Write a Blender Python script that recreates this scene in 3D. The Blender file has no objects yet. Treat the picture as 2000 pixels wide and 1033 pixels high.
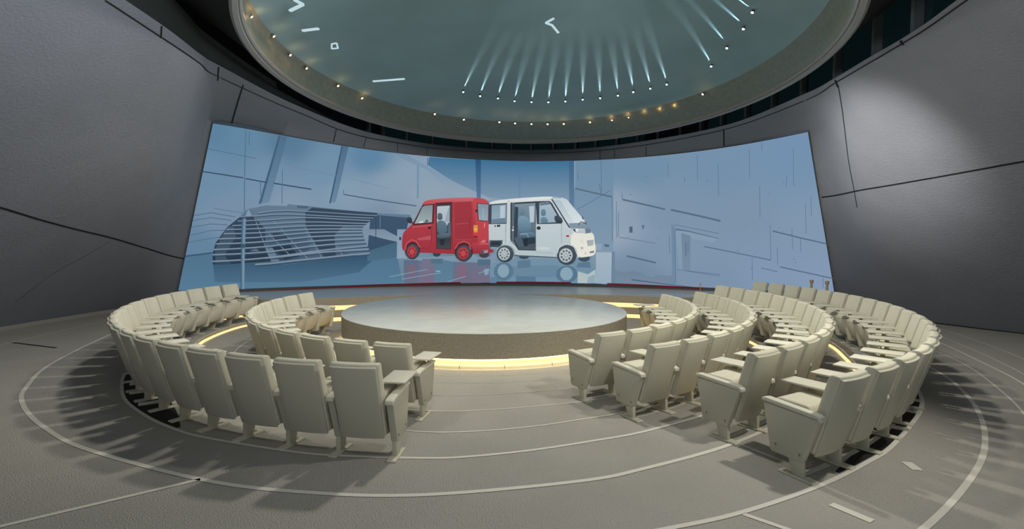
import bpy, bmesh, math, random
from mathutils import Vector, Matrix
S = bpy.context.scene
C = bpy.context.collection
PI = math.pi
random.seed(7)

# ------------------------------------------------------------------ helpers
def lin(c):
    return tuple((v/255/12.92 if v/255 <= .04045 else ((v/255+.055)/1.055)**2.4) for v in c)

def tag(o, label=None, cat=None, group=None, kind=None):
    if label: o['label'] = label
    if cat: o['category'] = cat
    if group: o['group'] = group
    if kind: o['kind'] = kind
    return o

def empty(name, loc=(0, 0, 0), rz=0):
    o = bpy.data.objects.new(name, None); C.objects.link(o)
    o.location = loc; o.rotation_euler = (0, 0, rz); o.empty_display_size = .1
    return o

def obj(name, bm, m, parent=None, smooth=False, angle=40):
    me = bpy.data.meshes.new(name)
    bmesh.ops.recalc_face_normals(bm, faces=bm.faces)
    if smooth:
        for f in bm.faces: f.smooth = True
        for e in bm.edges:
            if len(e.link_faces) == 2 and e.calc_face_angle(0) > math.radians(angle): e.smooth = False
    bm.to_mesh(me); bm.free()
    if m: me.materials.append(m)
    o = bpy.data.objects.new(name, me); C.objects.link(o)
    if parent: o.parent = parent
    return o

def cr(P, u):
    """Catmull-Rom point on an open list of control points."""
    i = min(max(int(u), 0), len(P)-2); f = u-i
    p0, p1, p2, p3 = P[max(i-1, 0)], P[i], P[i+1], P[min(i+2, len(P)-1)]
    return tuple(.5*(2*b+(c-a)*f+(2*a-5*b+4*c-d)*f*f+(3*b-a-3*c+d)*f**3) for a, b, c, d in zip(p0, p1, p2, p3))

def spline(P, n=8):
    return [cr(P, k/n) for k in range((len(P)-1)*n+1)]

def prism(bm, prof, x0, x1, bow=0, nx=1, bevel=0, seg=2, taper=0):
    """Side profile (y,z) pulled along x; bow pushes the middle back, taper narrows the bottom."""
    zs = [p[1] for p in prof]; zlo, zhi = min(zs), max(zs)
    st = []
    for k in range(nx+1):
        f = k/nx; x = x0+(x1-x0)*f; b = -bow*(1-(2*f-1)**2)
        st.append([bm.verts.new((x*(1-taper*(zhi-z)/(zhi-zlo)), y+b, z)) for y, z in prof])
    n = len(prof); new = []
    for a, b in zip(st, st[1:]):
        for j in range(n): new.append(bm.faces.new((a[j], a[(j+1) % n], b[(j+1) % n], b[j])))
    new.append(bm.faces.new(st[0])); new.append(bm.faces.new(st[-1][::-1]))
    if bevel:
        bmesh.ops.recalc_face_normals(bm, faces=new)
        ed = list({e for f in new for e in f.edges if len(e.link_faces) == 2 and e.calc_face_angle(0) > .45})
        bmesh.ops.bevel(bm, geom=ed, offset=bevel, segments=seg, affect='EDGES', profile=.5, clamp_overlap=True)

def box(bm, x0, x1, y0, y1, z0, z1, bevel=0):
    prism(bm, [(y0, z0), (y1, z0), (y1, z1), (y0, z1)], x0, x1, bevel=bevel)

def bar(bm, a, b, w, h):
    a, b = Vector(a), Vector(b); d = (b-a).normalized()
    s = d.cross(Vector((0, 0, 1)))
    if s.length < 1e-4: s = Vector((1, 0, 0))
    s.normalize(); u = s.cross(d).normalized()
    r = [[bm.verts.new(p+s*i*w/2+u*j*h/2) for i, j in ((-1, -1), (1, -1), (1, 1), (-1, 1))] for p in (a, b)]
    for j in range(4): bm.faces.new((r[0][j], r[0][(j+1) % 4], r[1][(j+1) % 4], r[1][j]))
    bm.faces.new(r[0][::-1]); bm.faces.new(r[1])

def lathe(bm, prof, cx, cy, n=160, a=1, b=1, close=False):
    """(radius, z) profile turned about a vertical axis."""
    rings = [[bm.verts.new((cx+r*a*math.cos(2*PI*k/n), cy+r*b*math.sin(2*PI*k/n), z)) for k in range(n)] if r > 1e-6
             else [bm.verts.new((cx, cy, z))] for r, z in prof]
    for A, B in zip(rings, rings[1:]):
        for k in range(n):
            j = (k+1) % n
            if len(A) == 1: bm.faces.new((A[0], B[k], B[j]))
            elif len(B) == 1: bm.faces.new((A[k], A[j], B[0]))
            else: bm.faces.new((A[k], A[j], B[j], B[k]))

def sweep(bm, path, prof, closed_prof=True, up=None):
    """Sweeps a cross-section (side, up) along a path of 3-D points; side = right-hand normal of the path in plan."""
    P = [Vector(p) for p in path]; rings = []
    for i, p in enumerate(P):
        d = (P[min(i+1, len(P)-1)]-P[max(i-1, 0)]); d.z = 0; d.normalize()
        s = Vector((d.y, -d.x, 0))
        rings.append([bm.verts.new(p+s*a+Vector((0, 0, c))) for a, c in prof])
    n = len(prof)
    for A, B in zip(rings, rings[1:]):
        for j in range(n if closed_prof else n-1):
            bm.faces.new((A[j], A[(j+1) % n], B[(j+1) % n], B[j]))
    if closed_prof and n > 2:
        bm.faces.new(rings[0]); bm.faces.new(rings[-1][::-1])

# ------------------------------------------------------------------ materials
def mat(name, col, rough=.6, spec=.4, bump=0, scale=40, var=0, vscale=3, metal=0, emit=None, estr=0, detail=3, mottle=None):
    m = bpy.data.materials.new(name); m.use_nodes = True
    nt = m.node_tree; N = nt.nodes; L = nt.links
    b = N['Principled BSDF']
    b.inputs['Base Color'].default_value = (*lin(col), 1)
    b.inputs['Roughness'].default_value = rough
    b.inputs['Specular IOR Level'].default_value = spec
    b.inputs['Metallic'].default_value = metal
    tc = N.new('ShaderNodeTexCoord')
    if var or mottle:
        n = N.new('ShaderNodeTexNoise'); n.inputs['Scale'].default_value = vscale; n.inputs['Detail'].default_value = 5
        L.new(tc.outputs['Object'], n.inputs['Vector'])
        r = N.new('ShaderNodeValToRGB')
        c = lin(col)
        r.color_ramp.elements[0].position = .3; r.color_ramp.elements[1].position = .7
        r.color_ramp.elements[0].color = (*[v*(1-var) for v in c], 1)
        r.color_ramp.elements[1].color = (*[min(1, v*(1+var)) for v in c], 1)
        L.new(n.outputs['Fac'], r.inputs['Fac']); L.new(r.outputs['Color'], b.inputs['Base Color'])
    if bump:
        n2 = N.new('ShaderNodeTexNoise'); n2.inputs['Scale'].default_value = scale; n2.inputs['Detail'].default_value = detail
        L.new(tc.outputs['Object'], n2.inputs['Vector'])
        bp = N.new('ShaderNodeBump'); bp.inputs['Strength'].default_value = bump; bp.inputs['Distance'].default_value = .02
        L.new(n2.outputs['Fac'], bp.inputs['Height']); L.new(bp.outputs['Normal'], b.inputs['Normal'])
    if emit:
        b.inputs['Emission Color'].default_value = (*lin(emit), 1); b.inputs['Emission Strength'].default_value = estr
    return m

def emat(name, col, strength):
    m = bpy.data.materials.new(name); m.use_nodes = True
    nt = m.node_tree; nt.nodes.clear()
    e = nt.nodes.new('ShaderNodeEmission'); o = nt.nodes.new('ShaderNodeOutputMaterial')
    e.inputs['Color'].default_value = (*lin(col), 1); e.inputs['Strength'].default_value = strength
    nt.links.new(e.outputs[0], o.inputs[0]); return m

def picmat(name):
    m = bpy.data.materials.new(name); m.use_nodes = True
    nt = m.node_tree; nt.nodes.clear()
    a = nt.nodes.new('ShaderNodeAttribute'); a.attribute_name = 'Col'
    e = nt.nodes.new('ShaderNodeEmission'); o = nt.nodes.new('ShaderNodeOutputMaterial')
    e.inputs['Strength'].default_value = SCREEN_GAIN
    nt.links.new(a.outputs['Color'], e.inputs['Color']); nt.links.new(e.outputs[0], o.inputs[0]); return m

SCREEN_GAIN = 1.0
M_CHAIR = mat('seat_cream', (205, 201, 180), .55, .3, bump=.08, scale=260, var=.03, vscale=12)
M_SHELL = mat('seat_shell', (190, 187, 168), .5, .3, bump=.06, scale=300)
M_PLAST = mat('seat_plastic', (208, 205, 186), .42, .4)
M_LEG = mat('seat_leg', (186, 183, 162), .5, .4)
M_RAIL = mat('rail', (186, 186, 176), .45, .4)
M_FLOOR = mat('floor_carpet', (158, 155, 146), .75, .25, bump=.8, scale=72, var=.05, vscale=1.2, detail=2)
M_LINE = mat('inlay', (203, 200, 187), .6, .3)
M_WALL = mat('wall_plaster', (128, 132, 140), .6, .3, bump=.45, scale=26, var=.04, vscale=1.5, detail=2)
M_JOINT = mat('joint', (16, 16, 18), .8)
M_BASEB = mat('baseboard', (128, 126, 120), .6)
M_STAGE_TOP = mat('stage_top', (192, 195, 188), .26, .5, bump=.02, scale=6, var=.06, vscale=2.5)
M_STAGE_SIDE = mat('stage_side', (156, 149, 130), .8, .2, bump=.35, scale=70, var=.22, vscale=55)
M_PLAT_TOP = mat('platform_top', (172, 174, 170), .3, .5, var=.05, vscale=2)
M_CREAM = mat('plinth_cream', (232, 218, 180), .5, .3, emit=(255, 222, 156), estr=.25)  # warm emission stands in for LED light falling on the plinth
M_LED = emat('led_warm', (255, 222, 160), 6.0)
M_LEDS = emat('led_strip_warm', (255, 214, 148), 1.5)
M_KERB = mat('kerb', (120, 112, 98), .6)
M_DARK = mat('dark', (20, 22, 23), .6)
M_BLACK = mat('black', (8, 9, 10), .7)
M_FASC = mat('fascia', (50, 55, 52), .6)
M_GLASS = mat('clerestory_glass', (12, 26, 29), .12, .5, emit=(12, 28, 30), estr=.35)  # panes get a weak added glow to lift them out of black
M_MULL = mat('mullion', (104, 110, 112), .5)
M_REVEAL = mat('reveal', (66, 46, 20), .6)
M_LIP = mat('dome_lip', (138, 138, 134), .35, .5)
M_COVE = mat('dome_cove', (116, 126, 116), .4, .5, bump=.2, scale=12, var=.12, vscale=9)
M_RED = mat('red_strip', (150, 12, 30), .5)
M_WLAMP = emat('lamp_white', (226, 246, 255), 14)
M_ALAMP = emat('lamp_amber', (255, 206, 140), 9)
M_REFL = emat('dome_reflection_glow', (190, 216, 222), 1.0)  # emission that imitates reflections in the dome
M_METAL = mat('lamp_metal', (120, 124, 124), .35, .5, metal=.6)
M_POST = mat('post', (170, 150, 110), .5)

# ------------------------------------------------------------------ wall surface
FL=[(-11.3, -5), (-11.4, 3), (-11.35, 9), (-11.27, 12.5), (-11.0, 14.2), (-9.9, 14.72), (-7.83, 15.47), (-5.62, 16.45), (-3.06, 17.22), (-.23, 17.5), (2.63, 17.24), (5.27, 16.55), (7.63, 15.76), (9.95, 15.37), (10.45, 13.4), (11.1, 12.0), (12.0, 10.4), (13.0, 7.5), (13.4, 2), (13.4, -5)]
RIM=[(-4.8, -4), (-5.0, 2), (-5.1, 5.5), (-5.2, 7.6), (-5.36, 8.8), (-5.35, 9.39), (-5.11, 11.93), (-4.25, 14.88), (-2.4, 16.85), (.01, 17.66), (2.49, 17.27), (4.49, 15.64), (5.84, 13.59), (6.22, 10.9), (6.2, 9.9), (6.1, 8.9), (5.98, 7.6), (5.6, 5.6), (5.4, 1.5), (5.2, -4)]
TOP={5:(-6.95, 11.78), 6:(-5.9, 13.21), 7:(-4.46, 15.0), 8:(-2.47, 16.51), 9:(-.05, 17.27), 10:(2.45, 17.1), 11:(4.66, 16.0), 12:(6.28, 14.25), 13:(7.19, 12.33)}
TOPL=[TOP[i] if i in TOP else tuple(a+(b-a)*4.75/5.2 for a, b in zip(FL[i], RIM[i])) for i in range(20)]
def wall_pt(u, z):
    f = cr(FL, u); t = cr(TOPL, u); r = cr(RIM, u)
    if z <= 4.75:
        k = z/4.75; return Vector((f[0]+(t[0]-f[0])*k, f[1]+(t[1]-f[1])*k, z))
    k = (z-4.75)/.45; return Vector((t[0]+(r[0]-t[0])*k, t[1]+(r[1]-t[1])*k, z))
def wall_n(u, z):
    a = wall_pt(u+.01, z)-wall_pt(u-.01, z); b = wall_pt(u, z+.02)-wall_pt(u, z-.02)
    n = a.cross(b).normalized()
    return n if n.dot(Vector((.3, 9, 2.5))-wall_pt(u, z)) > 0 else -n
def wall_mesh(u0, u1, n):
    bm = bmesh.new(); zs = [-.12, .6, 1.6, 2.6, 3.6, 4.2, 4.75, 5.0, 5.2]
    g = []
    for k in range(n+1):
        u = u0+(u1-u0)*k/n; g.append([bm.verts.new(wall_pt(u, z)) for z in zs])
        p = wall_pt(u, 5.2); d = wall_n(u, 5.0); d.z = 0; d.normalize()
        g[-1].append(bm.verts.new(p-d*.35))          # ledge under the clerestory
    for A, B in zip(g, g[1:]):
        for j in range(len(zs)): bm.faces.new((A[j], A[j+1], B[j+1], B[j]))
    return bm
walls = {}
for nm, u0, u1, n in (('wall_left', 0, 5, 80), ('wall_back', 5, 13, 120), ('wall_right', 13, 19, 96)):
    walls[nm] = tag(obj(nm, wall_mesh(u0, u1, n), M_WALL, smooth=True), kind='structure')
def joint(parent, pts, w=.03, m=M_JOINT, name='panel_joint', off=.006):
    P = spline(pts, 8) if len(pts) > 2 else [(pts[0][0]+(pts[1][0]-pts[0][0])*k/4, pts[0][1]+(pts[1][1]-pts[0][1])*k/4) for k in range(5)]
    W = [wall_pt(u, z)+wall_n(u, z)*off for u, z in P]; bm = bmesh.new(); rows = []
    for i, p in enumerate(W):
        d = (W[min(i+1, len(W)-1)]-W[max(i-1, 0)]).normalized(); s = wall_n(*P[i]).cross(d)
        rows.append((bm.verts.new(p+s*w/2), bm.verts.new(p-s*w/2)))
    for a, b in zip(rows, rows[1:]): bm.faces.new((a[0], b[0], b[1], a[1]))
    return obj(name, bm, m, walls[parent])
for par, w, pts in (
    ('wall_left', .035, [(1.1, 3.2), (1.7, 2.87), (2.257, 2.533), (2.562, 2.349), (3.015, 2.153), (3.887, 1.871), (4.987, 1.505)]),
    ('wall_back', .03, [(5.343, 5.158), (5.322, 5.001), (5.303, 4.79)]),
    ('wall_left', .022, [(2.428, 5.1), (3.007, 5.09), (3.848, 5.1), (4.99, 5.13)]),
    ('wall_back', .022, [(5.02, 5.13), (5.7, 5.13), (6.235, 5.114), (6.595, 5.074), (7.007, 5.056), (7.436, 5.066), (7.832, 5.055), (8.6, 5.06), (9.4, 5.07), (10.2, 5.08), (10.81, 5.09), (11.869, 5.12), (12.68, 5.13), (12.98, 5.13)]),
    ('wall_right', .022, [(13.02, 5.13), (14.045, 5.13), (15.2, 5.14), (15.743, 5.15), (16.556, 5.15), (17.5, 5.15)]),
    ('wall_left', .008, [(2.547, .685), (2.789, 1.333), (3.292, 1.993)]),
    ('wall_right', .035, [(18.2, 3.38), (17.2, 3.37), (16.267, 3.347), (15.81, 3.317), (15.129, 3.27), (14.119, 3.221), (13.041, 3.223)]),
    ('wall_right', .022, [(14.096, 5.086), (14.0, 4.651), (13.827, 3.87), (13.772, 3.214), (13.74, 2.871)]),
    ('wall_back', .035, [(11.88, 5.12), (11.836, 4.779)]), ('wall_back', .02, [(10.822, 5.058), (10.81, 4.76)]),
    ('wall_back', .015, [(10.396, 5.081), (10.392, 4.76)]), ('wall_back', .018, [(10.2, 5.08), (10.201, 4.76)]),
    ('wall_back', .02, [(6.595, 5.07), (6.618, 4.79)]), ('wall_back', .02, [(7.007, 5.05), (7.019, 4.79)]),
    ('wall_back', .016, [(7.436, 5.06), (7.469, 4.79)]), ('wall_back', .012, [(7.83, 5.05), (7.86, 4.79)]),
    ('wall_left', .025, [(2.999, 5.19), (3.04, 5.08)]), ('wall_left', .025, [(4.948, 5.19), (4.973, 5.1)]),
    ('wall_right', .05, [(14.06, 5.17), (14.07, 5.05)]), ('wall_right', .05, [(15.74, 5.19), (15.745, 5.13)])):
    joint(par, pts, w)
for nm, u0, u1 in (('baseboard_left', .2, 4.9), ('baseboard_right', 13.2, 18.8)):
    bm = bmesh.new(); left = nm.endswith('left')
    path = []
    for k in range(61):
        u = u0+(u1-u0)*k/60; p = wall_pt(u, 0); n = wall_n(u, .1); n.z = 0; n.normalize()
        path.append(p+n*(.10 if left else .012))
    sweep(bm, path, [(-.08, -.01), (.02, -.01), (.02, .09 if left else .03), (-.08, .09 if left else .03)])
    tag(obj(nm, bm, M_BASEB if left else M_BLACK), kind='structure')

# ------------------------------------------------------------------ floor with a slightly sunken pit
PIT = [(-1.0, 5.25), (-.3, 5.1), (.5, 5.05), (.84, 5.12), (1.43, 5.38), (2.35, 6.0), (3.4, 6.95), (4.2, 7.95), (4.7, 8.94), (4.98, 9.89), (5.08, 10.5), (5.1, 11.5),
       (4.97, 12.57), (4.75, 13.3), (4.3, 14.25), (2.4, 15.2), (-.6, 15.5), (-3.6, 14.9), (-5.4, 14.0), (-6.2, 13.1), (-6.56, 12.3), (-6.6, 11.45), (-6.45, 10.47), (-6.2, 9.75),
       (-5.85, 8.9), (-5.2, 7.9), (-4.3, 6.85), (-3.3, 6.05), (-2.3, 5.55)]
def closed_spline(P, n=6):
    out = []
    m = len(P)
    for i in range(m):
        q = [P[(i+k) % m] for k in (-1, 0, 1, 2)]
        for k in range(n):
            f = k/n; out.append(tuple(.5*(2*b+(c-a)*f+(2*a-5*b+4*c-d)*f*f+(3*b-a-3*c+d)*f**3) for a, b, c, d in zip(*q)))
    return out
PITC = closed_spline(PIT)
pc = (-.7, 10.3)
bm = bmesh.new(); g = []
for x, y in PITC:
    col = [bm.verts.new((x, y, -.1)), bm.verts.new((x, y, 0))]
    dx, dy = x-pc[0], y-pc[1]
    for k in (1.15, 1.4, 1.8, 2.6):
        col.append(bm.verts.new((pc[0]+dx*k, pc[1]+dy*k, 0)))
    d = math.hypot(dx, dy); col.append(bm.verts.new((pc[0]+dx/d*26, pc[1]+dy/d*26, 0)))
    g.append(col)
cv = bm.verts.new((pc[0], pc[1], -.1))
for i in range(len(g)):
    A, B = g[i], g[(i+1) % len(g)]
    for j in range(len(A)-1): bm.faces.new((A[j], A[j+1], B[j+1], B[j]))
    bm.faces.new((cv, A[0], B[0]))
floor = tag(obj('floor', bm, M_FLOOR), kind='structure')

def ribbon(path, w, z, m, name='inlay_or_light_line', parent=floor, w1=None):
    bm = bmesh.new(); P = [Vector((p[0], p[1], z)) for p in path]; rows = []
    for i, p in enumerate(P):
        d = (P[min(i+1, len(P)-1)]-P[max(i-1, 0)]).normalized(); s = Vector((d.y, -d.x, 0))
        ww = w if w1 is None else w+(w1-w)*i/(len(P)-1)
        rows.append((bm.verts.new(p+s*ww/2), bm.verts.new(p-s*ww/2)))
    for a, b in zip(rows, rows[1:]): bm.faces.new((a[0], b[0], b[1], a[1]))
    return obj(name, bm, m, parent)
def arc(cx, cy, r, a0, a1, n=64):
    return [(cx+r*math.cos(a0+(a1-a0)*k/n), cy+r*math.sin(a0+(a1-a0)*k/n)) for k in range(n+1)]
Z0, ZP = .004, -.096
for path, w, z in (
    (spline([(-8.75, 11.4), (-8.55, 10.67), (-7.82, 8.84), (-7.28, 7.73), (-6.65, 6.82), (-6.27, 6.35), (-5.65, 5.79), (-4.94, 5.27), (-4.12, 4.78), (-2.63, 4.17), (-1.65, 3.96), (-.69, 3.93), (.57, 4.17), (1.2, 4.42), (2.21, 4.97), (3.2, 5.75), (4.1, 6.8)]), .055, Z0),
    (spline([(-5.84, 7.5), (-5.45, 6.95), (-4.86, 6.25), (-4.14, 5.65), (-3.61, 5.3), (-3.14, 5.07), (-2.15, 4.75), (-1.6, 4.65), (-.76, 4.61), (-.34, 4.66), (.23, 4.81), (.84, 5.04), (1.43, 5.30), (2.4, 5.9)]), .045, Z0),
    (spline([(-1.1, 2.95), (0, 3.14), (1.1, 3.47), (1.75, 3.7), (2.57, 4.11), (3.27, 4.55), (3.84, 4.97), (4.95, 6.0), (5.55, 6.75), (5.85, 7.3)]), .05, Z0),
    (spline([(1.0, 2.4), (2.0, 2.9), (3.0, 3.53), (3.8, 4.12), (4.5, 4.71), (5.1, 5.33), (5.62, 5.96), (6.08, 6.62), (6.48, 7.3), (6.8, 8.0), (7.05, 8.75), (7.2, 9.5)]), .055, Z0),
    (spline([(10.6, 13.2), (10.21, 11.9), (9.66, 10.27), (9.02, 8.77), (8.0, 6.9)]), .03, Z0), (spline([(9.8, 12.4), (9.34, 10.85), (8.7, 9.24), (7.97, 7.74), (7.0, 6.2)]), .025, Z0),
    (spline([(9.3, 11.9), (8.78, 10.25), (8.06, 8.55), (7.41, 7.19), (6.4, 5.7)]), .04, Z0), (spline([(8.4, 10.6), (8.01, 9.41), (7.52, 8.17), (6.52, 6.48), (5.8, 5.5)]), .028, Z0),
    (spline([(-9.5, 7.5), (-9.74, 9.49), (-9.92, 10.81), (-10.1, 12.46)]), .03, Z0),
    ([(-2.63, 4.17), (-3.7, 3.38)], .05, Z0), ([(1.74, 3.67), (2.1, 3.35)], .05, Z0),
    ([(2.49, 3.82), (2.64, 3.58)], .085, Z0), ([(3.67, 4.58), (3.64, 4.41)], .1, Z0),
    ([(-7.34, 8.32), (-6.83, 8.58)], .02, Z0), ([(-6.93, 7.67), (-6.4, 8.02)], .02, Z0), ([(-6.19, 6.53), (-5.81, 6.88)], .02, Z0),  # pale dashes, some of them painted light between seat shadows
    (spline([(-1.9, 5.72), (-1.0, 5.52), (-.4, 5.54), (.26, 5.70), (.8, 5.92), (1.4, 6.2), (2.3, 6.9)]), .03, ZP),
    (spline([(-2.4, 6.7), (-1.7, 6.35), (-1.02, 6.21), (-.46, 6.23), (.3, 6.4), (1.1, 6.68), (2.0, 7.2), (2.9, 8.1)]), .024, ZP),
    (spline([(-2.6, 7.4), (-1.8, 7.0), (-1.09, 6.85), (-.51, 6.86), (.32, 7.04), (.99, 7.27), (2.0, 7.9), (2.8, 8.8)]), .018, ZP),
    (arc(-.69, 11.45, 3.98, -2.6, -.35), .014, ZP), (arc(-.69, 11.45, 3.58, -2.6, -.35), .012, ZP),
    (arc(-.6, 11.3, 3.75, -.32, .35), .016, ZP), (arc(-.6, 11.3, 4.1, -.3, .3), .016, ZP),
    (arc(-.5, 11.3, 4.6, 2.75, 3.9), .02, ZP), (arc(-.5, 11.3, 5.1, 2.7, 4.0), .03, ZP), (arc(-.6, 11.2, 3.9, 2.7, 3.5), .016, ZP)):
    ribbon(path, w*.9, z, M_LINE if w > .0201 else M_RAIL)
ribbon([(-9.73, 9.73), (-8.46, 9.27)], .05, Z0, M_DARK, 'floor_scuff')
# flat black sheets for the shade in slots between outer rows and rims
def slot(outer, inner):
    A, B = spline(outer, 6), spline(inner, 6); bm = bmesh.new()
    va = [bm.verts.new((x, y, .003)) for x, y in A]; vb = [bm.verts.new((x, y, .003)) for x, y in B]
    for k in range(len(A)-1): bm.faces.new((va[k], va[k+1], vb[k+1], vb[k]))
    return obj('slot_shade', bm, M_BLACK, floor)
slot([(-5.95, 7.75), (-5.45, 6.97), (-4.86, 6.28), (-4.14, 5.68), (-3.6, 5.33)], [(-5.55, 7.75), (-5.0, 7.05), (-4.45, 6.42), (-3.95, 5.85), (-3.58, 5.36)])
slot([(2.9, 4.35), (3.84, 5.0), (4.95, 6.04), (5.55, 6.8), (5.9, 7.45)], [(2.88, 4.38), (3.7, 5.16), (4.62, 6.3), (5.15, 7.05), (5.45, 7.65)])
for a, b in (((-5.3, 6.9), (-4.98, 7.1)), ((-5.0, 6.5), (-4.62, 6.75)), ((-4.55, 6.05), (-4.2, 6.3)), ((4.65, 6.35), (5.0, 6.0)), ((5.2, 7.1), (5.55, 6.85)), ((4.0, 5.6), (4.3, 5.35))):
    bm = bmesh.new(); bar(bm, (*a, .018), (*b, .018), .045, .03); obj('slot_bracket', bm, M_LEG, floor)

# ------------------------------------------------------------------ LED lit step edges
def led_step(name, label, path, z, h=.1, side=1, edge=True):
    t = empty(name); tag(t, label, 'light strip')
    bm = bmesh.new(); sweep(bm, [(x, y, z) for x, y in path], [(side*.004, 0), (side*.045, 0), (side*.045, .035), (side*.004, .035)]); obj('led_tube', bm, M_LEDS, t)
    bm = bmesh.new(); sweep(bm, [(x, y, z) for x, y in path], [(0, h-.012), (side*.03, h-.012), (side*.03, h+.008), (0, h+.008)]); obj('edge_trim', bm, M_RAIL, t)
    return t
def part_of_pit(i0, i1): return [PITC[k % len(PITC)] for k in range(i0*6, i1*6+1)]
led_step('led_step_light', 'warm light strip curving along the step in front of the outer left row', part_of_pit(19, 26), -.1, side=-1)
led_step('led_step_light', 'warm light strip along the step between second and third right rows', part_of_pit(5, 13), -.1, side=-1)
K = spline([(3.9, 6.05), (4.7, 6.85), (5.38, 7.75), (5.85, 8.72), (6.26, 9.8), (6.4, 10.9), (6.35, 11.9)], 10)
t = empty('led_kerb'); tag(t, 'low curved kerb with warm light strip between the two outer right rows', 'light strip')
bm = bmesh.new(); sweep(bm, [(x, y, 0) for x, y in K], [(0, 0), (0, .085), (.16, .085), (.22, 0)]); obj('kerb_body', bm, M_KERB, t, True)
bm = bmesh.new(); sweep(bm, [(x, y, 0) for x, y in K], [(0, .006), (-.04, .006), (-.04, .04), (0, .04)]); obj('led_tube', bm, M_LEDS, t)
bm = bmesh.new(); sweep(bm, [(x, y, 0) for x, y in K], [(-.004, .08), (.02, .08), (.02, .097), (-.004, .097)]); obj('edge_trim', bm, M_RAIL, t)
t = empty('led_floor_strip'); tag(t, 'warm floor light strip behind the far end of the outer left row', 'light strip')
P = spline([(-7.6, 11.0), (-7.45, 11.6), (-7.4, 12.3), (-7.3, 12.8), (-7.1, 13.3)], 10)
bm = bmesh.new(); sweep(bm, [(x, y, 0) for x, y in P], [(0, 0), (0, .07), (.05, .07), (.05, 0)]); obj('led_tube', bm, M_LEDS, t)
bm = bmesh.new(); sweep(bm, [(x, y, 0) for x, y in P], [(-.01, 0), (-.01, .12), (-.08, .12), (-.08, 0)]); obj('strip_housing', bm, M_KERB, t)

# ------------------------------------------------------------------ round stage
SX, SY = -.586, 11.414
t = empty('round_stage', (SX, SY, -.1)); tag(t, 'large round grey stage with polished top and glowing base', 'stage')
bm = bmesh.new(); lathe(bm, [(3.08, .15), (3.13, .16), (3.13, .585)], 0, 0); obj('stage_side', bm, M_STAGE_SIDE, t, True)
bm = bmesh.new(); lathe(bm, [(3.132, .585), (3.128, .596), (3.115, .602), (0, .602)], 0, 0); obj('stage_top', bm, M_STAGE_TOP, t, True)
bm = bmesh.new(); lathe(bm, [(3.08, .15), (2.97, .15), (2.97, .0)], 0, 0); obj('stage_underside', bm, M_CREAM, t, True)
bm = bmesh.new(); lathe(bm, [(3.15, .0), (3.15, .04), (3.135, .05), (2.98, .05), (2.98, .0)], 0, 0); obj('plinth_ring', bm, M_CREAM, t, True)
bm = bmesh.new(); lathe(bm, [(2.975, .13), (3.06, .13), (3.06, .147), (2.975, .147)], 0, 0); obj('led_ring', bm, M_LED, t, True)
bm = bmesh.new(); lathe(bm, [(3.15, .004), (3.24, .004), (3.24, 0)], 0, 0); obj('base_trim', bm, mat('base_trim', (206, 196, 170), .6), t, True)
for a in (-1.66, -1.42, -1.9, -1.15):
    bm = bmesh.new(); bar(bm, (3.15*math.cos(a), 3.15*math.sin(a), .0), (3.15*math.cos(a), 3.15*math.sin(a), .05), .008, .008)
    bar(bm, (2.98*math.cos(a), 2.98*math.sin(a), .05), (3.14*math.cos(a), 3.14*math.sin(a), .05), .008, .006); obj('plinth_seam', bm, M_KERB, t)

# ------------------------------------------------------------------ low platform under the screen
FRONT = spline([(-8.6, 14.3), (-7.5, 13.75), (-6.7, 13.05), (-6.1, 12.92), (-5.23, 13.15), (-4.51, 13.4), (-3.4, 13.75), (-1.2, 14.3), (.6, 14.5), (1.71, 14.49), (3.02, 14.32), (4.53, 13.86), (5.2, 13.95), (5.75, 14.35), (6.4, 14.9), (7.6, 15.05), (8.8, 14.6)], 6)
BACK = [wall_pt(5+8*k/96, .5) for k in range(97)]
BACK = [(p.x, p.y) for p in BACK]
t = empty('screen_platform'); tag(t, 'low grey platform with two lit steps under the curved screen', 'platform')
def slab(F, z0, z1, top_m, side_m, names):
    bm = bmesh.new()
    loop = F+BACK[::-1]
    vt = [bm.verts.new((x, y, z1)) for x, y in loop]
    es = [bm.edges.new((vt[i], vt[(i+1) % len(vt)])) for i in range(len(vt))]
    bmesh.ops.triangle_fill(bm, edges=es, use_beauty=True)
    obj(names[0], bm, top_m, t)
    bm = bmesh.new()
    for (a, b) in zip(F, F[1:]):
        v = [bm.verts.new((a[0], a[1], z0)), bm.verts.new((b[0], b[1], z0)), bm.verts.new((b[0], b[1], z1)), bm.verts.new((a[0], a[1], z1))]; bm.faces.new(v)
    bmesh.ops.remove_doubles(bm, verts=bm.verts, dist=1e-5)
    obj(names[1], bm, side_m, t)
def off(F, d):
    out = []
    for i, p in enumerate(F):
        a, b = F[max(i-1, 0)], F[min(i+1, len(F)-1)]; l = math.hypot(b[0]-a[0], b[1]-a[1])
        out.append((p[0]+(b[1]-a[1])/l*d, p[1]-(b[0]-a[0])/l*d))
    return out
slab(FRONT, .30, .50, M_PLAT_TOP, M_STAGE_SIDE, ('platform_top', 'platform_riser'))
slab(off(FRONT, .16), .02, .17, M_KERB, M_STAGE_SIDE, ('step_top', 'step_riser'))
bm = bmesh.new(); sweep(bm, [(x, y, 0) for x, y in off(FRONT, -.02)], [(0, .17), (.02, .17), (.02, .29), (0, .29)]); obj('led_tube', bm, M_LEDS, t)
bm = bmesh.new(); sweep(bm, [(x, y, 0) for x, y in off(FRONT, .15)], [(0, -.1), (.03, -.1), (.03, .0), (0, .0)]); obj('led_tube', bm, M_LEDS, t)

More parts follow.
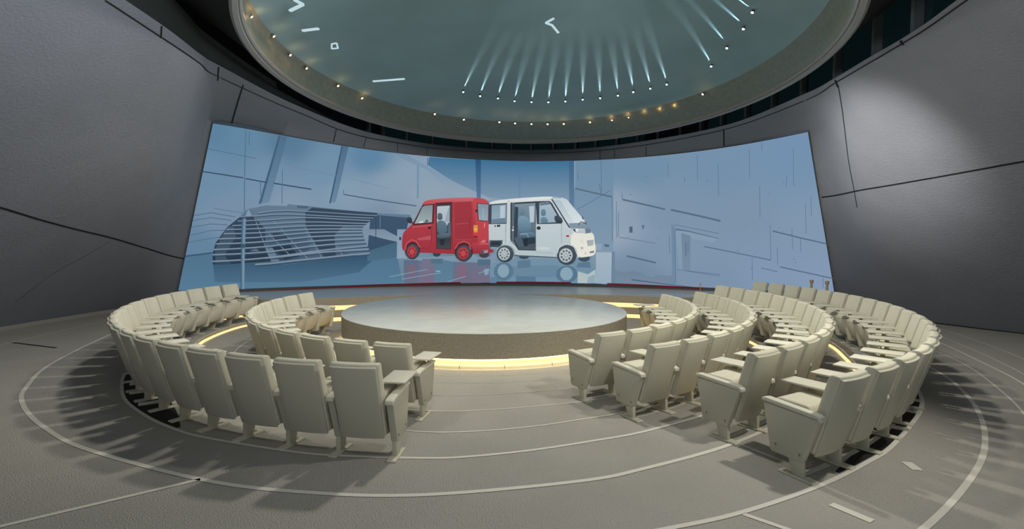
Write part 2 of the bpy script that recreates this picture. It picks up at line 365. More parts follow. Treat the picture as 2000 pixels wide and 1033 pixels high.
# ------------------------------------------------------------------ curved screen and its picture
PBX, PBY = [1.3169, -0.0186, -3.1227, 0.2578, 11.3727, -0.2036], [2.1191, 0.1368, -4.9229, 0.1799, 17.4728]
PTX, PTY = [1.1044, -0.5962, -4.1159, 0.7701, 10.0835, -0.0537], [2.4769, -0.9656, -7.697, 1.239, 17.273]
def pv(c, t):
    r = 0
    for k in c: r = r*t+k
    return r
def scr(s, w, d=0.0):
    def P(s, w):
        t = 2*s-1
        return Vector((pv(PBX, t)*(1-w)+pv(PTX, t)*w, pv(PBY, t)*(1-w)+pv(PTY, t)*w, .6+4.15*w))
    p = P(s, w)
    n = (P(s+1e-3, w)-P(s-1e-3, w)).cross(P(s, w+1e-3)-P(s, w-1e-3)).normalized()
    if n.dot(Vector((0, 8, 2))-p) < 0: n = -n
    return p+n*d
SOFF = .07
PIC = {
 'hall_backdrop_picture': [
  ((78,111,136),(86,123,149),[0,0,0,982,327,1034,1266,734,2268,938,2632,1374,2785,798,5308,1078,5304,0,3854,0,1689,0]),
  ((53,83,108),(76,111,135),[350,823,1268,703,2267,954,2366,888,2168,406,1490,159,421,237]),
  ((76,109,137),(106,135,158),[888,3984,1003,3987,915,2411,784,2345]),
  ((76,109,137),(105,134,157),[1715,3997,1809,4000,1752,2513,1671,2461]),
  ((60,90,116),0,[1715,3997,1734,4000,1690,2463,1671,2461]),
  ((67,97,123),0,[888,3984,914,3993,819,2388,784,2345]),
  ((59,80,103),0,[0,3013,533,2940,533,2968,0,3039]),
  ((59,80,103),0,[563,2928,842,2878,842,2907,563,2956]),
  ((59,80,103),0,[927,2874,1416,2793,1417,2825,927,2904]),
  ((73,94,117),0,[1834,2716,2269,2605,2790,2470,2791,2501,2269,2635,1835,2744]),
  ((80,101,124),0,[1822,2856,1831,2730,1838,2731,1830,2857]),
  ((85,110,134),0,[1003,3242,1073,2383,1082,2384,1012,3244]),
  ((85,110,134),0,[755,2887,782,2580,792,2581,765,2889]),
  ((76,109,139),0,[496,3955,521,3690,529,3692,505,3957]),
  ((79,109,136),0,[0,3502,304,3460,650,3412,651,3426,304,3473,0,3514]),
  ((106,132,157),0,[1038,3353,1712,3202,1713,3217,1038,3366]),
  ((116,141,164),0,[1856,3182,2415,2967,2416,2983,1857,3197]),
  ((63,87,108),0,[3,977,323,1063,316,1107,0,1020]),
  ((87,110,133),0,[0,2022,208,2100,520,2015,520,2036,207,2120,0,2041]),
  ((87,110,133),0,[0,1902,220,1980,482,1925,481,1946,218,2000,0,1921]),
  ((87,110,133),0,[0,1735,235,1826,446,1807,445,1828,233,1846,0,1755]),
  ((87,110,133),0,[0,1538,251,1660,412,1674,410,1695,248,1680,0,1558]),
  ((87,110,133),0,[0,1359,269,1463,382,1484,380,1505,266,1483,0,1380]),
  ((92,117,140),0,[232,2215,628,2118,628,2133,232,2229]),
  ((131,150,169),(108,136,158),[2630,834,3165,878,5308,1111,5304,0,3854,0,2756,0]),
  ((113,136,157),(96,127,151),[2630,834,2783,832,2819,0,2731,0]),
  ((117,144,167),(147,165,182),[2350,4000,2568,4000,2876,3707,3211,3316,3697,2833,3766,2737,3634,2697,3367,2680,2860,3611]),
  ((59,111,148),(125,150,172),[2884,3986,4855,4000,4849,2714,4034,2713,3697,2833,3211,3316,2881,3739]),
  ((42,83,122),(86,120,149),[3509,3998,3585,4000,3619,2762,3564,2792]),
  ((65,113,151),(113,142,167),[4097,3984,4125,3985,4141,2783,4114,2782]),
  ((63,101,135),(106,134,158),[4787,4000,4855,4000,4845,1910,4780,1910]),
  ((56,97,134),0,[2859,3950,2869,3737,2880,3739,2870,3953]),
  ((118,143,166),0,[2731,3741,2779,2725,2806,2728,2758,3746]),
  ((63,85,108),(56,80,103),[2212,2237,2713,2165,2683,1375,2362,1114,2235,1083]),
  ((99,123,146),0,[2283,2243,2723,2214,2728,2118,2300,2183]),
  ((118,139,157),(132,153,171),[2131,1758,2408,1758,2593,1536,2608,1362,2423,1463,2185,1610]),
  ((47,70,91),0,[2280,2141,2322,1330,2330,1330,2288,2142]),
  ((106,129,150),0,[2333,2145,2352,1784,2360,1784,2341,2146]),
  ((69,101,124),(76,108,131),[2235,1083,2606,1374,2628,884,2252,761]),
  ((132,153,174),(140,162,181),[2575,1759,2744,1766,2783,848,2617,834]),
  ((53,68,83),0,[2612,1520,2638,1520,2642,1423,2617,1423]),
 ],
 'slatted_pavilion_picture': [
  ((99,122,143),(70,90,110),[354,801,323,1104,338,1398,433,1782,561,2046,648,2260,727,2291,862,2363,1130,2368,1138,2418,1408,2388,2295,2254,2277,2142,2129,1870,2128,1676,2265,1054,1997,915,1277,756,592,807]),
  ((57,73,92),(48,66,83),[1451,2355,2295,2254,2276,2156,2130,1843,1874,1856,1786,1582,1845,975,1711,921,1414,1805,1374,2210]),
  ((99,120,140),(85,108,128),[1874,1856,2122,1787,2240,1083,2014,1028,1843,1198,1798,1582]),
  ((54,71,90),(40,56,71),[354,801,323,1104,338,1398,433,1782,582,2070,746,2071,910,1755,981,1097,1066,858,592,807]),
  ((71,92,111),(62,82,100),[433,1782,510,1832,568,1547,470,1052,568,820,386,825,343,1202]),
  ((82,104,126),(56,75,93),[911,1730,1391,1804,1511,1199,1379,930,1111,856,1015,1097]),
  ((41,56,71),0,[1012,1304,1237,1358,1387,984,1223,880]),
  ((52,70,88),0,[1009,1660,1196,1616,1268,1411,1050,1407]),
  ((102,123,143),0,[947,1253,1038,1253,1157,855,1061,845]),
  ((92,113,133),0,[771,1151,833,1240,891,1150]),
  ((131,151,170),0,[640,2074,654,2261,714,2103]),
  ((75,97,120),0,[1251,2390,1408,2388,1389,2324,1267,2328]),
  ((124,144,163),0,[741,2079,1062,854,1069,861,748,2086]),
  ((124,144,163),0,[962,1627,1262,1033,1267,1047,967,1639]),
  ((124,144,163),0,[1102,1758,1504,892,1509,906,1108,1770]),
  ((124,144,163),0,[1395,1851,1667,932,1673,941,1402,1860]),
  ((124,144,163),0,[1809,1331,1920,996,1927,1007,1815,1342]),
  ((124,144,163),0,[996,1949,1061,1855,1065,1869,1000,1963]),
  ((124,144,163),0,[785,2161,968,2225,1153,2251,1341,2242,1530,2230,1718,2215,1908,2198,2098,2180,2287,2168,2287,2191,2097,2202,1907,2220,1718,2236,1529,2251,1340,2263,1152,2271,966,2244,783,2180]),
  ((52,70,88),0,[787,2134,970,2197,1155,2223,1343,2214,1532,2201,1720,2185,1910,2168,2099,2149,2289,2137,2288,2157,2099,2168,1909,2187,1720,2204,1531,2219,1342,2232,1154,2240,968,2214,785,2151]),
  ((124,144,163),0,[573,2052,780,2087,985,2136,1192,2152,1402,2140,1612,2128,1823,2114,2034,2098,2245,2089,2244,2114,2033,2122,1822,2137,1611,2151,1401,2163,1191,2174,983,2157,777,2108,570,2073]),
  ((52,70,88),0,[575,2025,782,2059,987,2108,1194,2123,1404,2111,1614,2098,1825,2083,2035,2066,2246,2057,2246,2076,2035,2086,1824,2102,1613,2116,1403,2129,1193,2141,985,2125,780,2076,573,2042]),
  ((124,144,163),0,[553,1943,759,1967,965,2001,1170,2041,1375,2069,1583,2066,1793,2048,2003,2028,2214,2015,2213,2042,2003,2054,1792,2074,1582,2092,1374,2093,1167,2065,962,2024,757,1990,550,1966]),
  ((52,70,88),0,[555,1916,762,1939,967,1972,1172,2011,1377,2038,1586,2036,1795,2016,2005,1995,2215,1982,2215,2002,2005,2015,1795,2035,1585,2054,1376,2057,1170,2029,965,1989,760,1956,553,1932]),
  ((124,144,163),0,[499,1827,707,1848,915,1877,1122,1913,1329,1944,1538,1953,1749,1945,1960,1933,2172,1926,2171,1954,1959,1961,1748,1973,1537,1980,1327,1971,1119,1939,912,1903,705,1873,496,1852]),
  ((52,70,88),0,[501,1799,710,1819,917,1848,1124,1883,1331,1913,1540,1922,1751,1913,1962,1900,2174,1892,2173,1912,1962,1919,1750,1932,1539,1940,1330,1932,1122,1901,915,1865,708,1836,499,1816]),
  ((124,144,163),0,[438,1724,651,1738,863,1760,1074,1794,1285,1828,1498,1848,1711,1853,1926,1852,2141,1853,2140,1884,1924,1882,1710,1883,1496,1877,1283,1857,1072,1821,861,1788,649,1765,435,1750]),
  ((52,70,88),0,[440,1694,653,1708,866,1730,1077,1763,1287,1797,1500,1816,1713,1820,1928,1818,2143,1819,2142,1839,1927,1838,1712,1839,1498,1835,1286,1815,1075,1781,864,1748,652,1726,439,1711]),
  ((124,144,163),0,[412,1614,627,1625,841,1643,1053,1676,1264,1716,1477,1745,1691,1756,1907,1761,2123,1766,2121,1799,1905,1793,1689,1788,1475,1776,1262,1746,1050,1706,838,1672,624,1654,410,1643]),
  ((52,70,88),0,[415,1584,629,1594,843,1612,1055,1644,1267,1684,1479,1712,1694,1723,1909,1727,2125,1731,2124,1751,1908,1746,1692,1742,1478,1731,1265,1702,1053,1662,841,1630,628,1612,413,1601]),
  ((124,144,163),0,[354,1482,577,1495,799,1515,1019,1552,1238,1604,1458,1648,1680,1667,1903,1674,2127,1681,2126,1716,1901,1709,1678,1701,1455,1681,1234,1636,1015,1583,796,1547,574,1526,351,1512]),
  ((52,70,88),0,[357,1451,580,1463,801,1483,1021,1519,1240,1571,1460,1615,1682,1633,1905,1639,2129,1645,2128,1665,1904,1659,1681,1652,1458,1633,1238,1589,1019,1537,799,1501,578,1481,355,1468]),
  ((124,144,163),0,[343,1349,569,1361,794,1382,1018,1419,1241,1476,1464,1528,1690,1554,1917,1567,2145,1578,2143,1616,1915,1604,1687,1590,1461,1563,1237,1511,1015,1453,791,1416,566,1394,340,1381]),
  ((52,70,88),0,[345,1317,572,1329,797,1349,1021,1386,1243,1442,1466,1494,1692,1519,1919,1531,2147,1541,2146,1562,1918,1551,1691,1538,1465,1513,1241,1461,1019,1404,795,1367,570,1347,344,1334]),
  ((124,144,163),0,[327,1200,559,1214,790,1236,1020,1275,1248,1337,1477,1396,1708,1431,1940,1453,2174,1471,2171,1511,1938,1492,1705,1469,1473,1434,1244,1374,1015,1312,786,1272,555,1249,323,1234]),
  ((52,70,88),0,[329,1167,561,1180,792,1202,1022,1241,1250,1302,1479,1361,1710,1394,1942,1416,2176,1433,2175,1454,1941,1436,1708,1414,1477,1380,1248,1321,1020,1259,790,1221,559,1198,328,1185]),
  ((124,144,163),0,[327,1060,563,1070,798,1088,1032,1123,1264,1184,1496,1249,1731,1295,1966,1332,2203,1361,2200,1403,1963,1373,1727,1336,1492,1289,1259,1223,1027,1161,794,1126,559,1108,323,1097]),
  ((52,70,88),0,[330,1026,565,1036,800,1053,1034,1087,1266,1148,1498,1213,1733,1258,1968,1294,2205,1323,2204,1343,1967,1314,1731,1278,1496,1232,1264,1167,1032,1106,798,1072,564,1054,328,1044]),
  ((124,144,163),0,[342,877,579,892,815,917,1050,956,1284,1020,1517,1090,1753,1149,1989,1204,2227,1247,2223,1291,1985,1248,1748,1192,1513,1132,1279,1061,1045,997,811,957,575,932,338,917]),
  ((52,70,88),0,[345,842,581,857,817,880,1052,919,1285,983,1519,1052,1754,1111,1991,1165,2228,1208,2227,1228,1989,1186,1752,1131,1517,1072,1283,1002,1050,939,815,899,579,875,343,860]),
  ((124,144,163),0,[868,763,1043,779,1217,813,1391,850,1566,883,1740,917,1916,952,2091,988,2267,1015,2264,1062,2087,1034,1911,998,1736,962,1561,928,1387,894,1212,857,1039,823,864,806]),
  ((52,70,88),0,[870,725,1045,741,1219,775,1393,811,1567,844,1742,878,1917,912,2093,947,2269,974,2268,995,2091,968,1916,932,1740,898,1566,864,1391,831,1217,794,1043,760,869,745]),
  ((124,144,163),0,[970,939,1129,960,1288,993,1447,1029,1606,1062,1766,1085,1927,1105,2088,1124,2249,1140,2246,1188,2084,1173,1923,1152,1762,1133,1602,1108,1442,1075,1283,1038,1124,1006,965,984]),
  ((52,70,88),0,[972,901,1131,922,1290,954,1449,990,1608,1022,1768,1046,1929,1064,2090,1084,2251,1098,2250,1119,2088,1104,1927,1085,1766,1066,1606,1042,1447,1009,1288,973,1129,941,970,920]),
  ((83,115,139),0,[424,4000,623,2021,636,2022,437,4000]),
  ((98,127,150),0,[597,2020,752,0,796,0,649,2023]),
  ((121,146,166),0,[625,2021,777,0,791,0,640,2022]),
  ((65,90,112),0,[598,2020,751,0,761,0,609,2020]),
  ((64,85,107),0,[650,1365,692,1365,701,1252,658,1252]),
 ],
 'wall_panel_picture': [
  ((108,139,165),(133,155,175),[4855,3976,5389,3985,5310,0,5167,0,5189,1309,4842,1303]),
  ((164,179,193),(150,172,190),[5112,1039,5312,1044,5287,32,5102,21]),
  ((108,132,155),0,[5313,1068,5350,1069,5335,36,5287,32]),
  ((111,131,152),(118,136,156),[5341,487,5423,410,5578,459,5697,392,5728,313,5792,272,5860,357,6038,347,6030,73,5334,30]),
  ((111,136,160),0,[6087,1962,6126,1906,6069,65,6030,73]),
  ((149,169,185),0,[4858,3980,4853,3091,4862,3091,4867,3980]),
  ((89,110,131),0,[4860,3077,5345,2788,5350,2839,4865,3128]),
  ((89,110,131),0,[5481,2699,6021,2375,6027,2426,5487,2752]),
  ((89,110,131),0,[6093,2356,6381,2200,6711,2016,6718,2070,6388,2255,6100,2414]),
  ((89,110,131),0,[5492,907,5849,717,5855,771,5497,962]),
  ((89,110,131),0,[6470,1272,6873,1102,7275,935,7278,965,6876,1132,6474,1303]),
  ((89,110,131),0,[7351,1751,7681,1578,8000,1435,8000,1472,7687,1615,7357,1789]),
  ((89,110,131),0,[7376,745,7691,605,8000,462,8000,498,7696,640,7380,780]),
  ((89,110,131),0,[7142,697,7336,609,7339,630,7144,718]),
  ((89,110,131),0,[6126,1926,6676,1674,6678,1689,6127,1941]),
  ((89,110,131),0,[5420,1523,5863,1346,5864,1362,5421,1540]),
  ((89,110,131),0,[6628,457,6106,559,6105,540,6626,438]),
  ((75,101,127),0,[5538,158,5917,66,6381,0,6383,13,5919,96,5541,198]),
  ((92,118,143),0,[5344,2808,5321,1404,5328,1404,5351,2807]),
  ((92,118,143),0,[5399,2674,5379,1508,5386,1508,5406,2673]),
  ((92,118,143),0,[5420,2321,5402,1549,5409,1549,5427,2320]),
  ((92,118,143),0,[6046,1606,6029,1050,6036,1050,6053,1606]),
  ((92,118,143),0,[7203,3886,7156,3183,7163,3181,7210,3883]),
  ((92,118,143),0,[7269,2948,7217,2140,7224,2139,7277,2946]),
  ((92,118,143),0,[7793,3766,7719,2971,7726,2969,7800,3763]),
  ((92,118,143),0,[7719,2968,7728,2907,7736,2911,7726,2972]),
  ((92,118,143),0,[7330,1941,7274,965,7281,966,7337,1941]),
  ((92,118,143),0,[7377,1325,7348,803,7355,803,7385,1325]),
  ((92,118,143),0,[7048,1008,7012,324,7019,324,7054,1008]),
  ((92,118,143),0,[7599,1860,7564,1278,7571,1278,7606,1860]),
  ((92,118,143),0,[7827,2484,7766,1715,7773,1715,7834,2483]),
  ((92,118,143),0,[6771,3620,6725,2750,6732,2749,6778,3618]),
  ((92,118,143),0,[6316,3320,6308,3177,6315,3175,6323,3318]),
  ((92,118,143),0,[7648,3174,7614,2902,7621,2900,7655,3171]),
  ((92,118,143),0,[7914,2648,7875,2171,7882,2171,7921,2647]),
  ((92,118,143),0,[7880,538,7859,209,7866,209,7887,538]),
  ((92,118,143),0,[7683,1572,7661,1206,7668,1206,7691,1572]),
  ((92,118,143),0,[7385,4000,7368,3804,7376,3802,7393,4000]),
  ((92,118,143),0,[6112,3774,6095,3357,6102,3356,6119,3773]),
  ((92,118,143),0,[6511,3931,6476,3189,6483,3188,6518,3928]),
  ((92,118,143),0,[5221,3992,5206,2930,5214,2930,5229,3991]),
  ((92,118,143),0,[5478,2940,5473,2715,5481,2714,5485,2939]),
  ((92,118,143),0,[4902,3667,4900,3407,4908,3407,4909,3666]),
  ((92,115,138),0,[4888,2414,5334,3011,5330,3027,4884,2430]),
  ((92,115,138),0,[5180,3244,5206,2928,5214,2932,5188,3248]),
  ((81,101,121),0,[5551,1874,5592,1873,5588,1680,5547,1680]),
  ((92,113,133),0,[5708,1916,5748,1927,5722,1759]),
  ((87,104,124),0,[5223,1315,5285,1282,5281,1212,5224,1228]),
  ((132,155,176),(128,151,173),[6127,1797,6671,1535,6577,1418,6270,1551,6171,554,6140,591]),
  ((111,134,155),(116,139,160),[6204,1687,6317,1605,6269,532,6176,565]),
  ((85,108,129),0,[6134,1774,6276,1735,6669,1526,6672,1543,6279,1767,6138,1820]),
  ((97,122,145),0,[6123,1786,6070,122,6081,123,6134,1786]),
  ((102,125,147),0,[6137,542,6365,462,6624,394,6626,412,6366,482,6139,561]),
  ((80,103,124),0,[6243,1414,6229,974,6238,975,6252,1415]),
  ((89,111,133),0,[6274,1415,6263,1113,6270,1114,6280,1415]),
  ((92,113,135),0,[6025,3266,6034,3258,6031,3231,6022,3246]),
  ((92,113,135),0,[5830,3414,5839,3405,5836,3378,5827,3393]),
  ((92,113,135),0,[7561,1030,7572,1023,7568,989,7558,1004]),
  ((92,113,135),0,[5948,1853,5956,1845,5953,1821,5945,1833]),
  ((92,113,135),0,[5869,3279,5877,3270,5875,3248,5867,3260]),
  ((92,113,135),0,[7579,944,7590,937,7586,902,7575,917]),
  ((92,113,135),0,[7381,2787,7389,2779,7386,2759,7378,2770]),
  ((92,113,135),0,[6882,1222,6894,1215,6890,1177,6879,1194]),
  ((92,113,135),0,[7595,3037,7605,3029,7601,3004,7591,3018]),
  ((92,113,135),0,[7021,1919,7028,1911,7026,1891,7018,1902]),
  ((92,113,135),0,[6604,3213,6617,3203,6612,3167,6601,3186]),
  ((92,113,135),0,[7478,1782,7486,1775,7483,1753,7475,1764]),
  ((92,113,135),0,[7579,1708,7591,1701,7586,1666,7575,1682]),
  ((92,113,135),0,[7443,1896,7452,1889,7449,1865,7440,1877]),
  ((92,113,135),0,[6858,2153,6866,2145,6863,2126,6856,2136]),
  ((92,113,135),0,[6116,932,6123,924,6121,906,6114,915]),
  ((92,113,135),0,[5522,1552,5530,1544,5528,1519,5519,1531]),
  ((92,113,135),0,[6700,2038,6708,2031,6705,2006,6697,2019]),
  ((92,113,135),0,[7867,2717,7876,2710,7873,2689,7864,2700]),
  ((92,113,135),0,[5893,1532,5901,1524,5898,1499,5890,1511]),
  ((92,113,135),0,[6243,1156,6251,1148,6248,1123,6240,1135]),
  ((92,113,135),0,[6698,659,6705,652,6703,632,6696,642]),
  ((92,113,135),0,[5587,2903,5599,2894,5595,2857,5585,2875]),
  ((92,113,135),0,[6926,2724,6934,2716,6931,2694,6923,2706]),
  ((92,113,135),0,[5849,2115,5855,2107,5853,2088,5846,2099]),
  ((92,113,135),0,[7024,706,7036,699,7032,659,7021,676]),
 ],
 'red_van_picture': [
  ((103,112,134),(111,107,129),[2734,783,3669,673,3711,0,2744,0]),
  ((92,109,133),(107,107,129),[2703,790,2888,787,2905,34,2742,9]),
  ((89,123,146),(92,126,150),[3110,817,3323,717,3344,21,3112,27]),
  ((112,115,138),(117,108,131),[2937,819,3097,817,3113,10,2918,17]),
  ((104,113,135),(117,108,131),[3560,650,3781,651,3855,17,3588,1]),
  ((118,102,122),0,[2867,463,2867,412,2866,363,2861,320,2855,284,2847,257,2837,240,2827,235,2815,241,2804,259,2794,286,2785,323,2777,366,2772,415,2768,466,2767,516,2769,564,2773,607,2780,643,2788,670,2798,686,2808,692,2819,686,2831,669,2841,641,2850,605,2858,562,2863,514]),
  ((124,102,121),0,[3510,402,3510,348,3507,298,3501,252,3492,214,3481,186,3469,168,3456,162,3442,169,3428,187,3416,215,3405,253,3397,299,3391,350,3388,403,3388,456,3391,506,3397,551,3406,589,3417,617,3429,635,3443,641,3456,635,3470,617,3482,589,3493,551,3502,505,3508,455]),
  ((83,109,131),0,[3630,783,3791,783,3795,584,3635,584]),
  ((84,111,132),0,[3036,818,3196,817,3189,653,3053,671]),
  ((127,158,177),0,[3712,451,3779,484,3777,284,3734,251]),
  ((133,162,178),0,[3277,46,3498,215,3495,235,3274,66]),
  ((133,162,178),0,[3649,308,3872,491,3869,511,3646,328]),
  ((133,162,178),0,[2555,253,3018,465,3016,485,2553,273]),
  ((133,162,178),0,[2718,164,3188,346,3186,366,2716,184]),
  ((157,179,189),0,[3117,424,3175,423,3176,390,3118,397]),
  ((109,134,152),0,[3188,980,3187,955,3182,932,3172,911,3160,893,3144,880,3127,872,3108,870,3089,872,3071,881,3055,894,3041,912,3030,933,3023,956,3020,981,3021,1005,3026,1028,3036,1049,3048,1067,3064,1080,3081,1088,3100,1091,3119,1088,3137,1080,3154,1067,3168,1049,3178,1028,3186,1005]),
  ((109,134,152),0,[3800,949,3798,921,3792,894,3780,871,3765,850,3746,835,3726,826,3704,823,3682,826,3660,835,3641,850,3625,870,3613,893,3605,920,3602,948,3603,976,3610,1002,3621,1026,3637,1046,3655,1061,3676,1071,3698,1074,3720,1071,3742,1062,3761,1047,3777,1027,3789,1004,3797,977]),
  ((55,67,78),0,[3160,980,3159,960,3156,941,3151,923,3144,909,3135,898,3124,891,3113,889,3102,891,3092,898,3082,909,3073,924,3067,941,3063,960,3061,980,3061,1001,3064,1020,3069,1037,3077,1051,3086,1062,3096,1069,3107,1071,3118,1069,3129,1062,3139,1051,3147,1037,3154,1020,3158,1000]),
  ((73,62,73),0,[3772,949,3771,924,3766,900,3759,879,3749,861,3737,847,3724,839,3710,836,3695,839,3681,847,3669,860,3658,878,3650,899,3645,923,3643,948,3644,973,3648,997,3655,1018,3665,1036,3677,1049,3690,1058,3705,1061,3719,1058,3733,1050,3746,1037,3756,1019,3764,998,3770,974]),
  ((103,124,140),0,[2894,1062,2893,1004,2888,950,2879,901,2865,860,2848,830,2829,811,2807,805,2786,812,2764,831,2745,862,2728,903,2714,951,2705,1005,2700,1062,2700,1119,2705,1173,2714,1221,2728,1261,2745,1292,2765,1310,2786,1317,2808,1311,2829,1292,2849,1262,2866,1222,2880,1173,2889,1119]),
  ((103,124,140),0,[3560,981,3558,922,3551,866,3539,816,3522,774,3501,743,3478,723,3453,717,3427,723,3403,743,3380,774,3361,816,3346,866,3336,922,3331,980,3332,1038,3339,1094,3351,1143,3368,1185,3389,1216,3413,1236,3438,1243,3464,1236,3489,1217,3511,1186,3531,1145,3546,1095,3556,1039]),
  ((180,69,78),(155,52,63),[2656,1308,2651,1449,2651,1559,2655,1637,2666,1700,2683,1748,2709,1819,2746,1914,2782,2071,2817,2291,2845,2455,2865,2565,2894,2641,2931,2683,3001,2717,3103,2742,3199,2762,3289,2777,3379,2788,3470,2794,3548,2791,3613,2779,3660,2758,3690,2727,3711,2692,3724,2652,3736,2337,3747,1743,3756,1369,3762,1221,3779,1135,3808,1110,3824,1082,3828,1049,3813,1020,3779,994,3707,977,3595,968,3489,964,3390,964,3309,968,3247,976,3178,987,3103,1000,3022,1010,2935,1016,2854,1034,2778,1064,2725,1082,2693,1090,2673,1130,2663,1201]),
  ((199,104,109),(180,72,79),[2860,2582,2878,2633,2909,2673,2953,2702,3064,2732,3244,2763,3379,2782,3470,2788,3561,2773,3653,2737,3706,2694,3720,2646,3675,2636,3571,2663,3473,2672,3383,2663,3261,2646,3107,2622,2990,2589,2908,2547,2863,2534,2855,2549]),
  ((193,94,101),0,[2767,1962,2834,2401,2861,2526,2885,2559,2856,2418,2801,2057,2785,1931]),
  ((191,72,81),(184,67,76),[3553,2769,3615,2761,3666,2722,3707,2651,3735,2252,3751,1517,3728,1147,3665,1146,3624,1302,3604,1613,3580,1930,3553,2253,3533,2486,3521,2630,3517,2719,3520,2755]),
  ((157,57,67),(154,54,63),[3268,2621,3493,2674,3537,1994,3546,1440,3326,1437]),
  ((184,86,94),0,[3311,1929,3487,1967,3486,1984,3310,1946]),
  ((178,73,82),0,[3332,1435,3533,1438,3533,1455,3332,1452]),
  ((123,44,54),0,[3486,2154,3497,1765,3504,1765,3493,2154]),
  ((123,44,54),0,[3248,2620,3297,1143,3303,1143,3255,2620]),
  ((72,48,54),0,[2760,1915,2834,2401,2860,2532,3017,2570,3030,1958,2780,1894]),
  ((123,140,146),(154,171,174),[2784,1947,2860,2464,2887,2510,2995,2538,3009,1998]),
  ((209,214,214),0,[2839,1996,2888,2046,2890,1974,2840,1959]),
  ((82,94,105),0,[2909,1984,2931,2080,2953,2065,2955,1996]),
  ((199,101,106),0,[2765,1826,3021,1893,3019,1914,2763,1847]),
  ((176,85,94),0,[2860,1493,3010,1573,3013,1432,2838,1429]),
  ((121,44,54),0,[2886,1151,3012,1162,3028,1367,2998,2538,2992,2538,3022,1368,3009,1175,2886,1165]),
  ((58,46,51),0,[2972,1853,2992,1857,3003,1840,3005,1802,2995,1781,2975,1777,2964,1794,2962,1832]),
  ((84,48,55),0,[3024,2602,3242,2651,3286,1111,3098,1143]),
  ((75,88,100),(61,69,76),[3046,2542,3227,2587,3273,1143,3110,1159]),
  ((180,193,200),(163,180,189),[3051,2495,3214,2529,3233,1983,3220,1982,3167,1692,3070,1976]),
  ((147,164,174),0,[3176,2140,3203,2459,3214,2459,3229,2014,3174,2012]),
  ((74,52,59),0,[3051,2573,3230,2603,3233,2530,3053,2527]),
  ((84,104,119),(72,91,105),[3075,2281,3088,2289,3102,2288,3119,2276,3130,2229,3136,2147,3135,2096,3126,2077,3112,2068,3093,2070,3080,2087,3073,2119,3069,2170,3069,2241]),
  ((97,119,133),(82,103,117),[3076,2020,3094,2044,3117,2053,3146,2047,3171,2012,3192,1949,3205,1849,3210,1713,3182,1640,3121,1630,3085,1721,3073,1912]),
  ((82,101,114),0,[3215,1950,3247,2015,3263,1630,3225,1629]),
  ((92,112,127),(71,88,101),[3128,1635,3217,1653,3262,1626,3263,1553,3222,1505,3140,1483,3095,1510,3087,1587]),
  ((54,61,68),(66,73,81),[3099,1465,3261,1501,3274,1176,3123,1159]),
  ((45,49,55),0,[3125,1450,3193,1467,3194,1273,3144,1256]),
  ((82,62,71),0,[3565,2624,3727,2600,3737,2032,3599,2054]),
  ((123,145,159),(147,167,179),[3580,2602,3720,2583,3729,2052,3609,2077]),
  ((168,184,192),0,[3656,2451,3662,2095,3669,2095,3663,2451]),
  ((61,56,63),0,[3551,2414,3585,2416,3587,2326,3559,2324]),
  ((214,146,65),0,[3547,1910,3598,1911,3601,1784,3550,1783]),
  ((220,185,84),(217,124,67),[3550,1799,3601,1800,3604,1664,3559,1663]),
  ((209,65,62),0,[3553,1669,3604,1670,3607,1556,3556,1555]),
  ((98,46,52),0,[3556,1561,3607,1562,3608,1513,3557,1512]),
  ((176,64,75),(147,51,62),[3556,1330,3609,1339,3666,1331,3726,1307,3757,1258,3758,1184,3775,1135,3806,1110,3823,1079,3823,1041,3805,1016,3768,1004,3700,994,3601,985,3546,1067,3535,1239]),
  ((210,117,122),0,[3637,1284,3756,1285,3756,1306,3637,1304]),
  ((127,133,143),(155,162,168),[3658,1074,3754,1107,3752,1008,3663,988]),
  ((82,83,94),0,[3658,1074,3704,1081,3702,1001,3663,988]),
  ((206,124,128),0,[3654,1376,3709,1443,3711,1344,3661,1344]),
  ((209,132,136),0,[3678,1965,3696,1982,3694,1835,3683,1835]),
  ((61,65,73),(53,56,62),[2687,2141,2720,2153,2741,2109,2750,2011,2746,1959,2729,1955,2712,1963,2694,1984,2681,2030,2674,2101]),
  ((54,54,60),0,[2741,1979,2768,1933,2775,1959,2748,2005]),
  ((72,41,48),0,[2893,1103,2893,1043,2889,986,2879,935,2866,892,2850,860,2831,840,2810,834,2789,841,2768,861,2749,893,2732,936,2719,987,2709,1044,2704,1104,2704,1163,2709,1219,2718,1270,2731,1312,2747,1344,2767,1364,2788,1371,2809,1365,2830,1345,2849,1313,2866,1271,2879,1220,2888,1163]),
  ((72,41,48),0,[3562,1040,3561,973,3554,908,3542,851,3525,803,3505,766,3481,744,3456,736,3431,744,3406,767,3383,803,3364,851,3348,908,3338,972,3333,1039,3334,1106,3341,1170,3353,1227,3369,1274,3390,1310,3414,1333,3439,1341,3465,1333,3490,1312,3513,1276,3532,1228,3547,1171,3558,1107]),
  ((72,77,84),(62,67,75),[2882,1062,2883,1006,2879,953,2871,905,2859,865,2845,836,2829,817,2811,811,2792,818,2774,837,2758,867,2743,906,2731,954,2723,1007,2719,1062,2718,1118,2722,1170,2730,1217,2741,1256,2755,1286,2772,1304,2790,1311,2809,1305,2827,1286,2844,1257,2858,1218,2870,1170,2878,1117]),
  ((180,65,73),(158,54,63),[2852,1062,2852,1022,2849,983,2844,949,2836,921,2825,899,2813,886,2800,882,2787,886,2774,900,2762,921,2752,950,2743,984,2737,1022,2734,1062,2734,1102,2737,1140,2742,1174,2750,1202,2761,1223,2773,1237,2786,1241,2799,1237,2812,1224,2824,1202,2835,1174,2843,1140,2849,1102]),
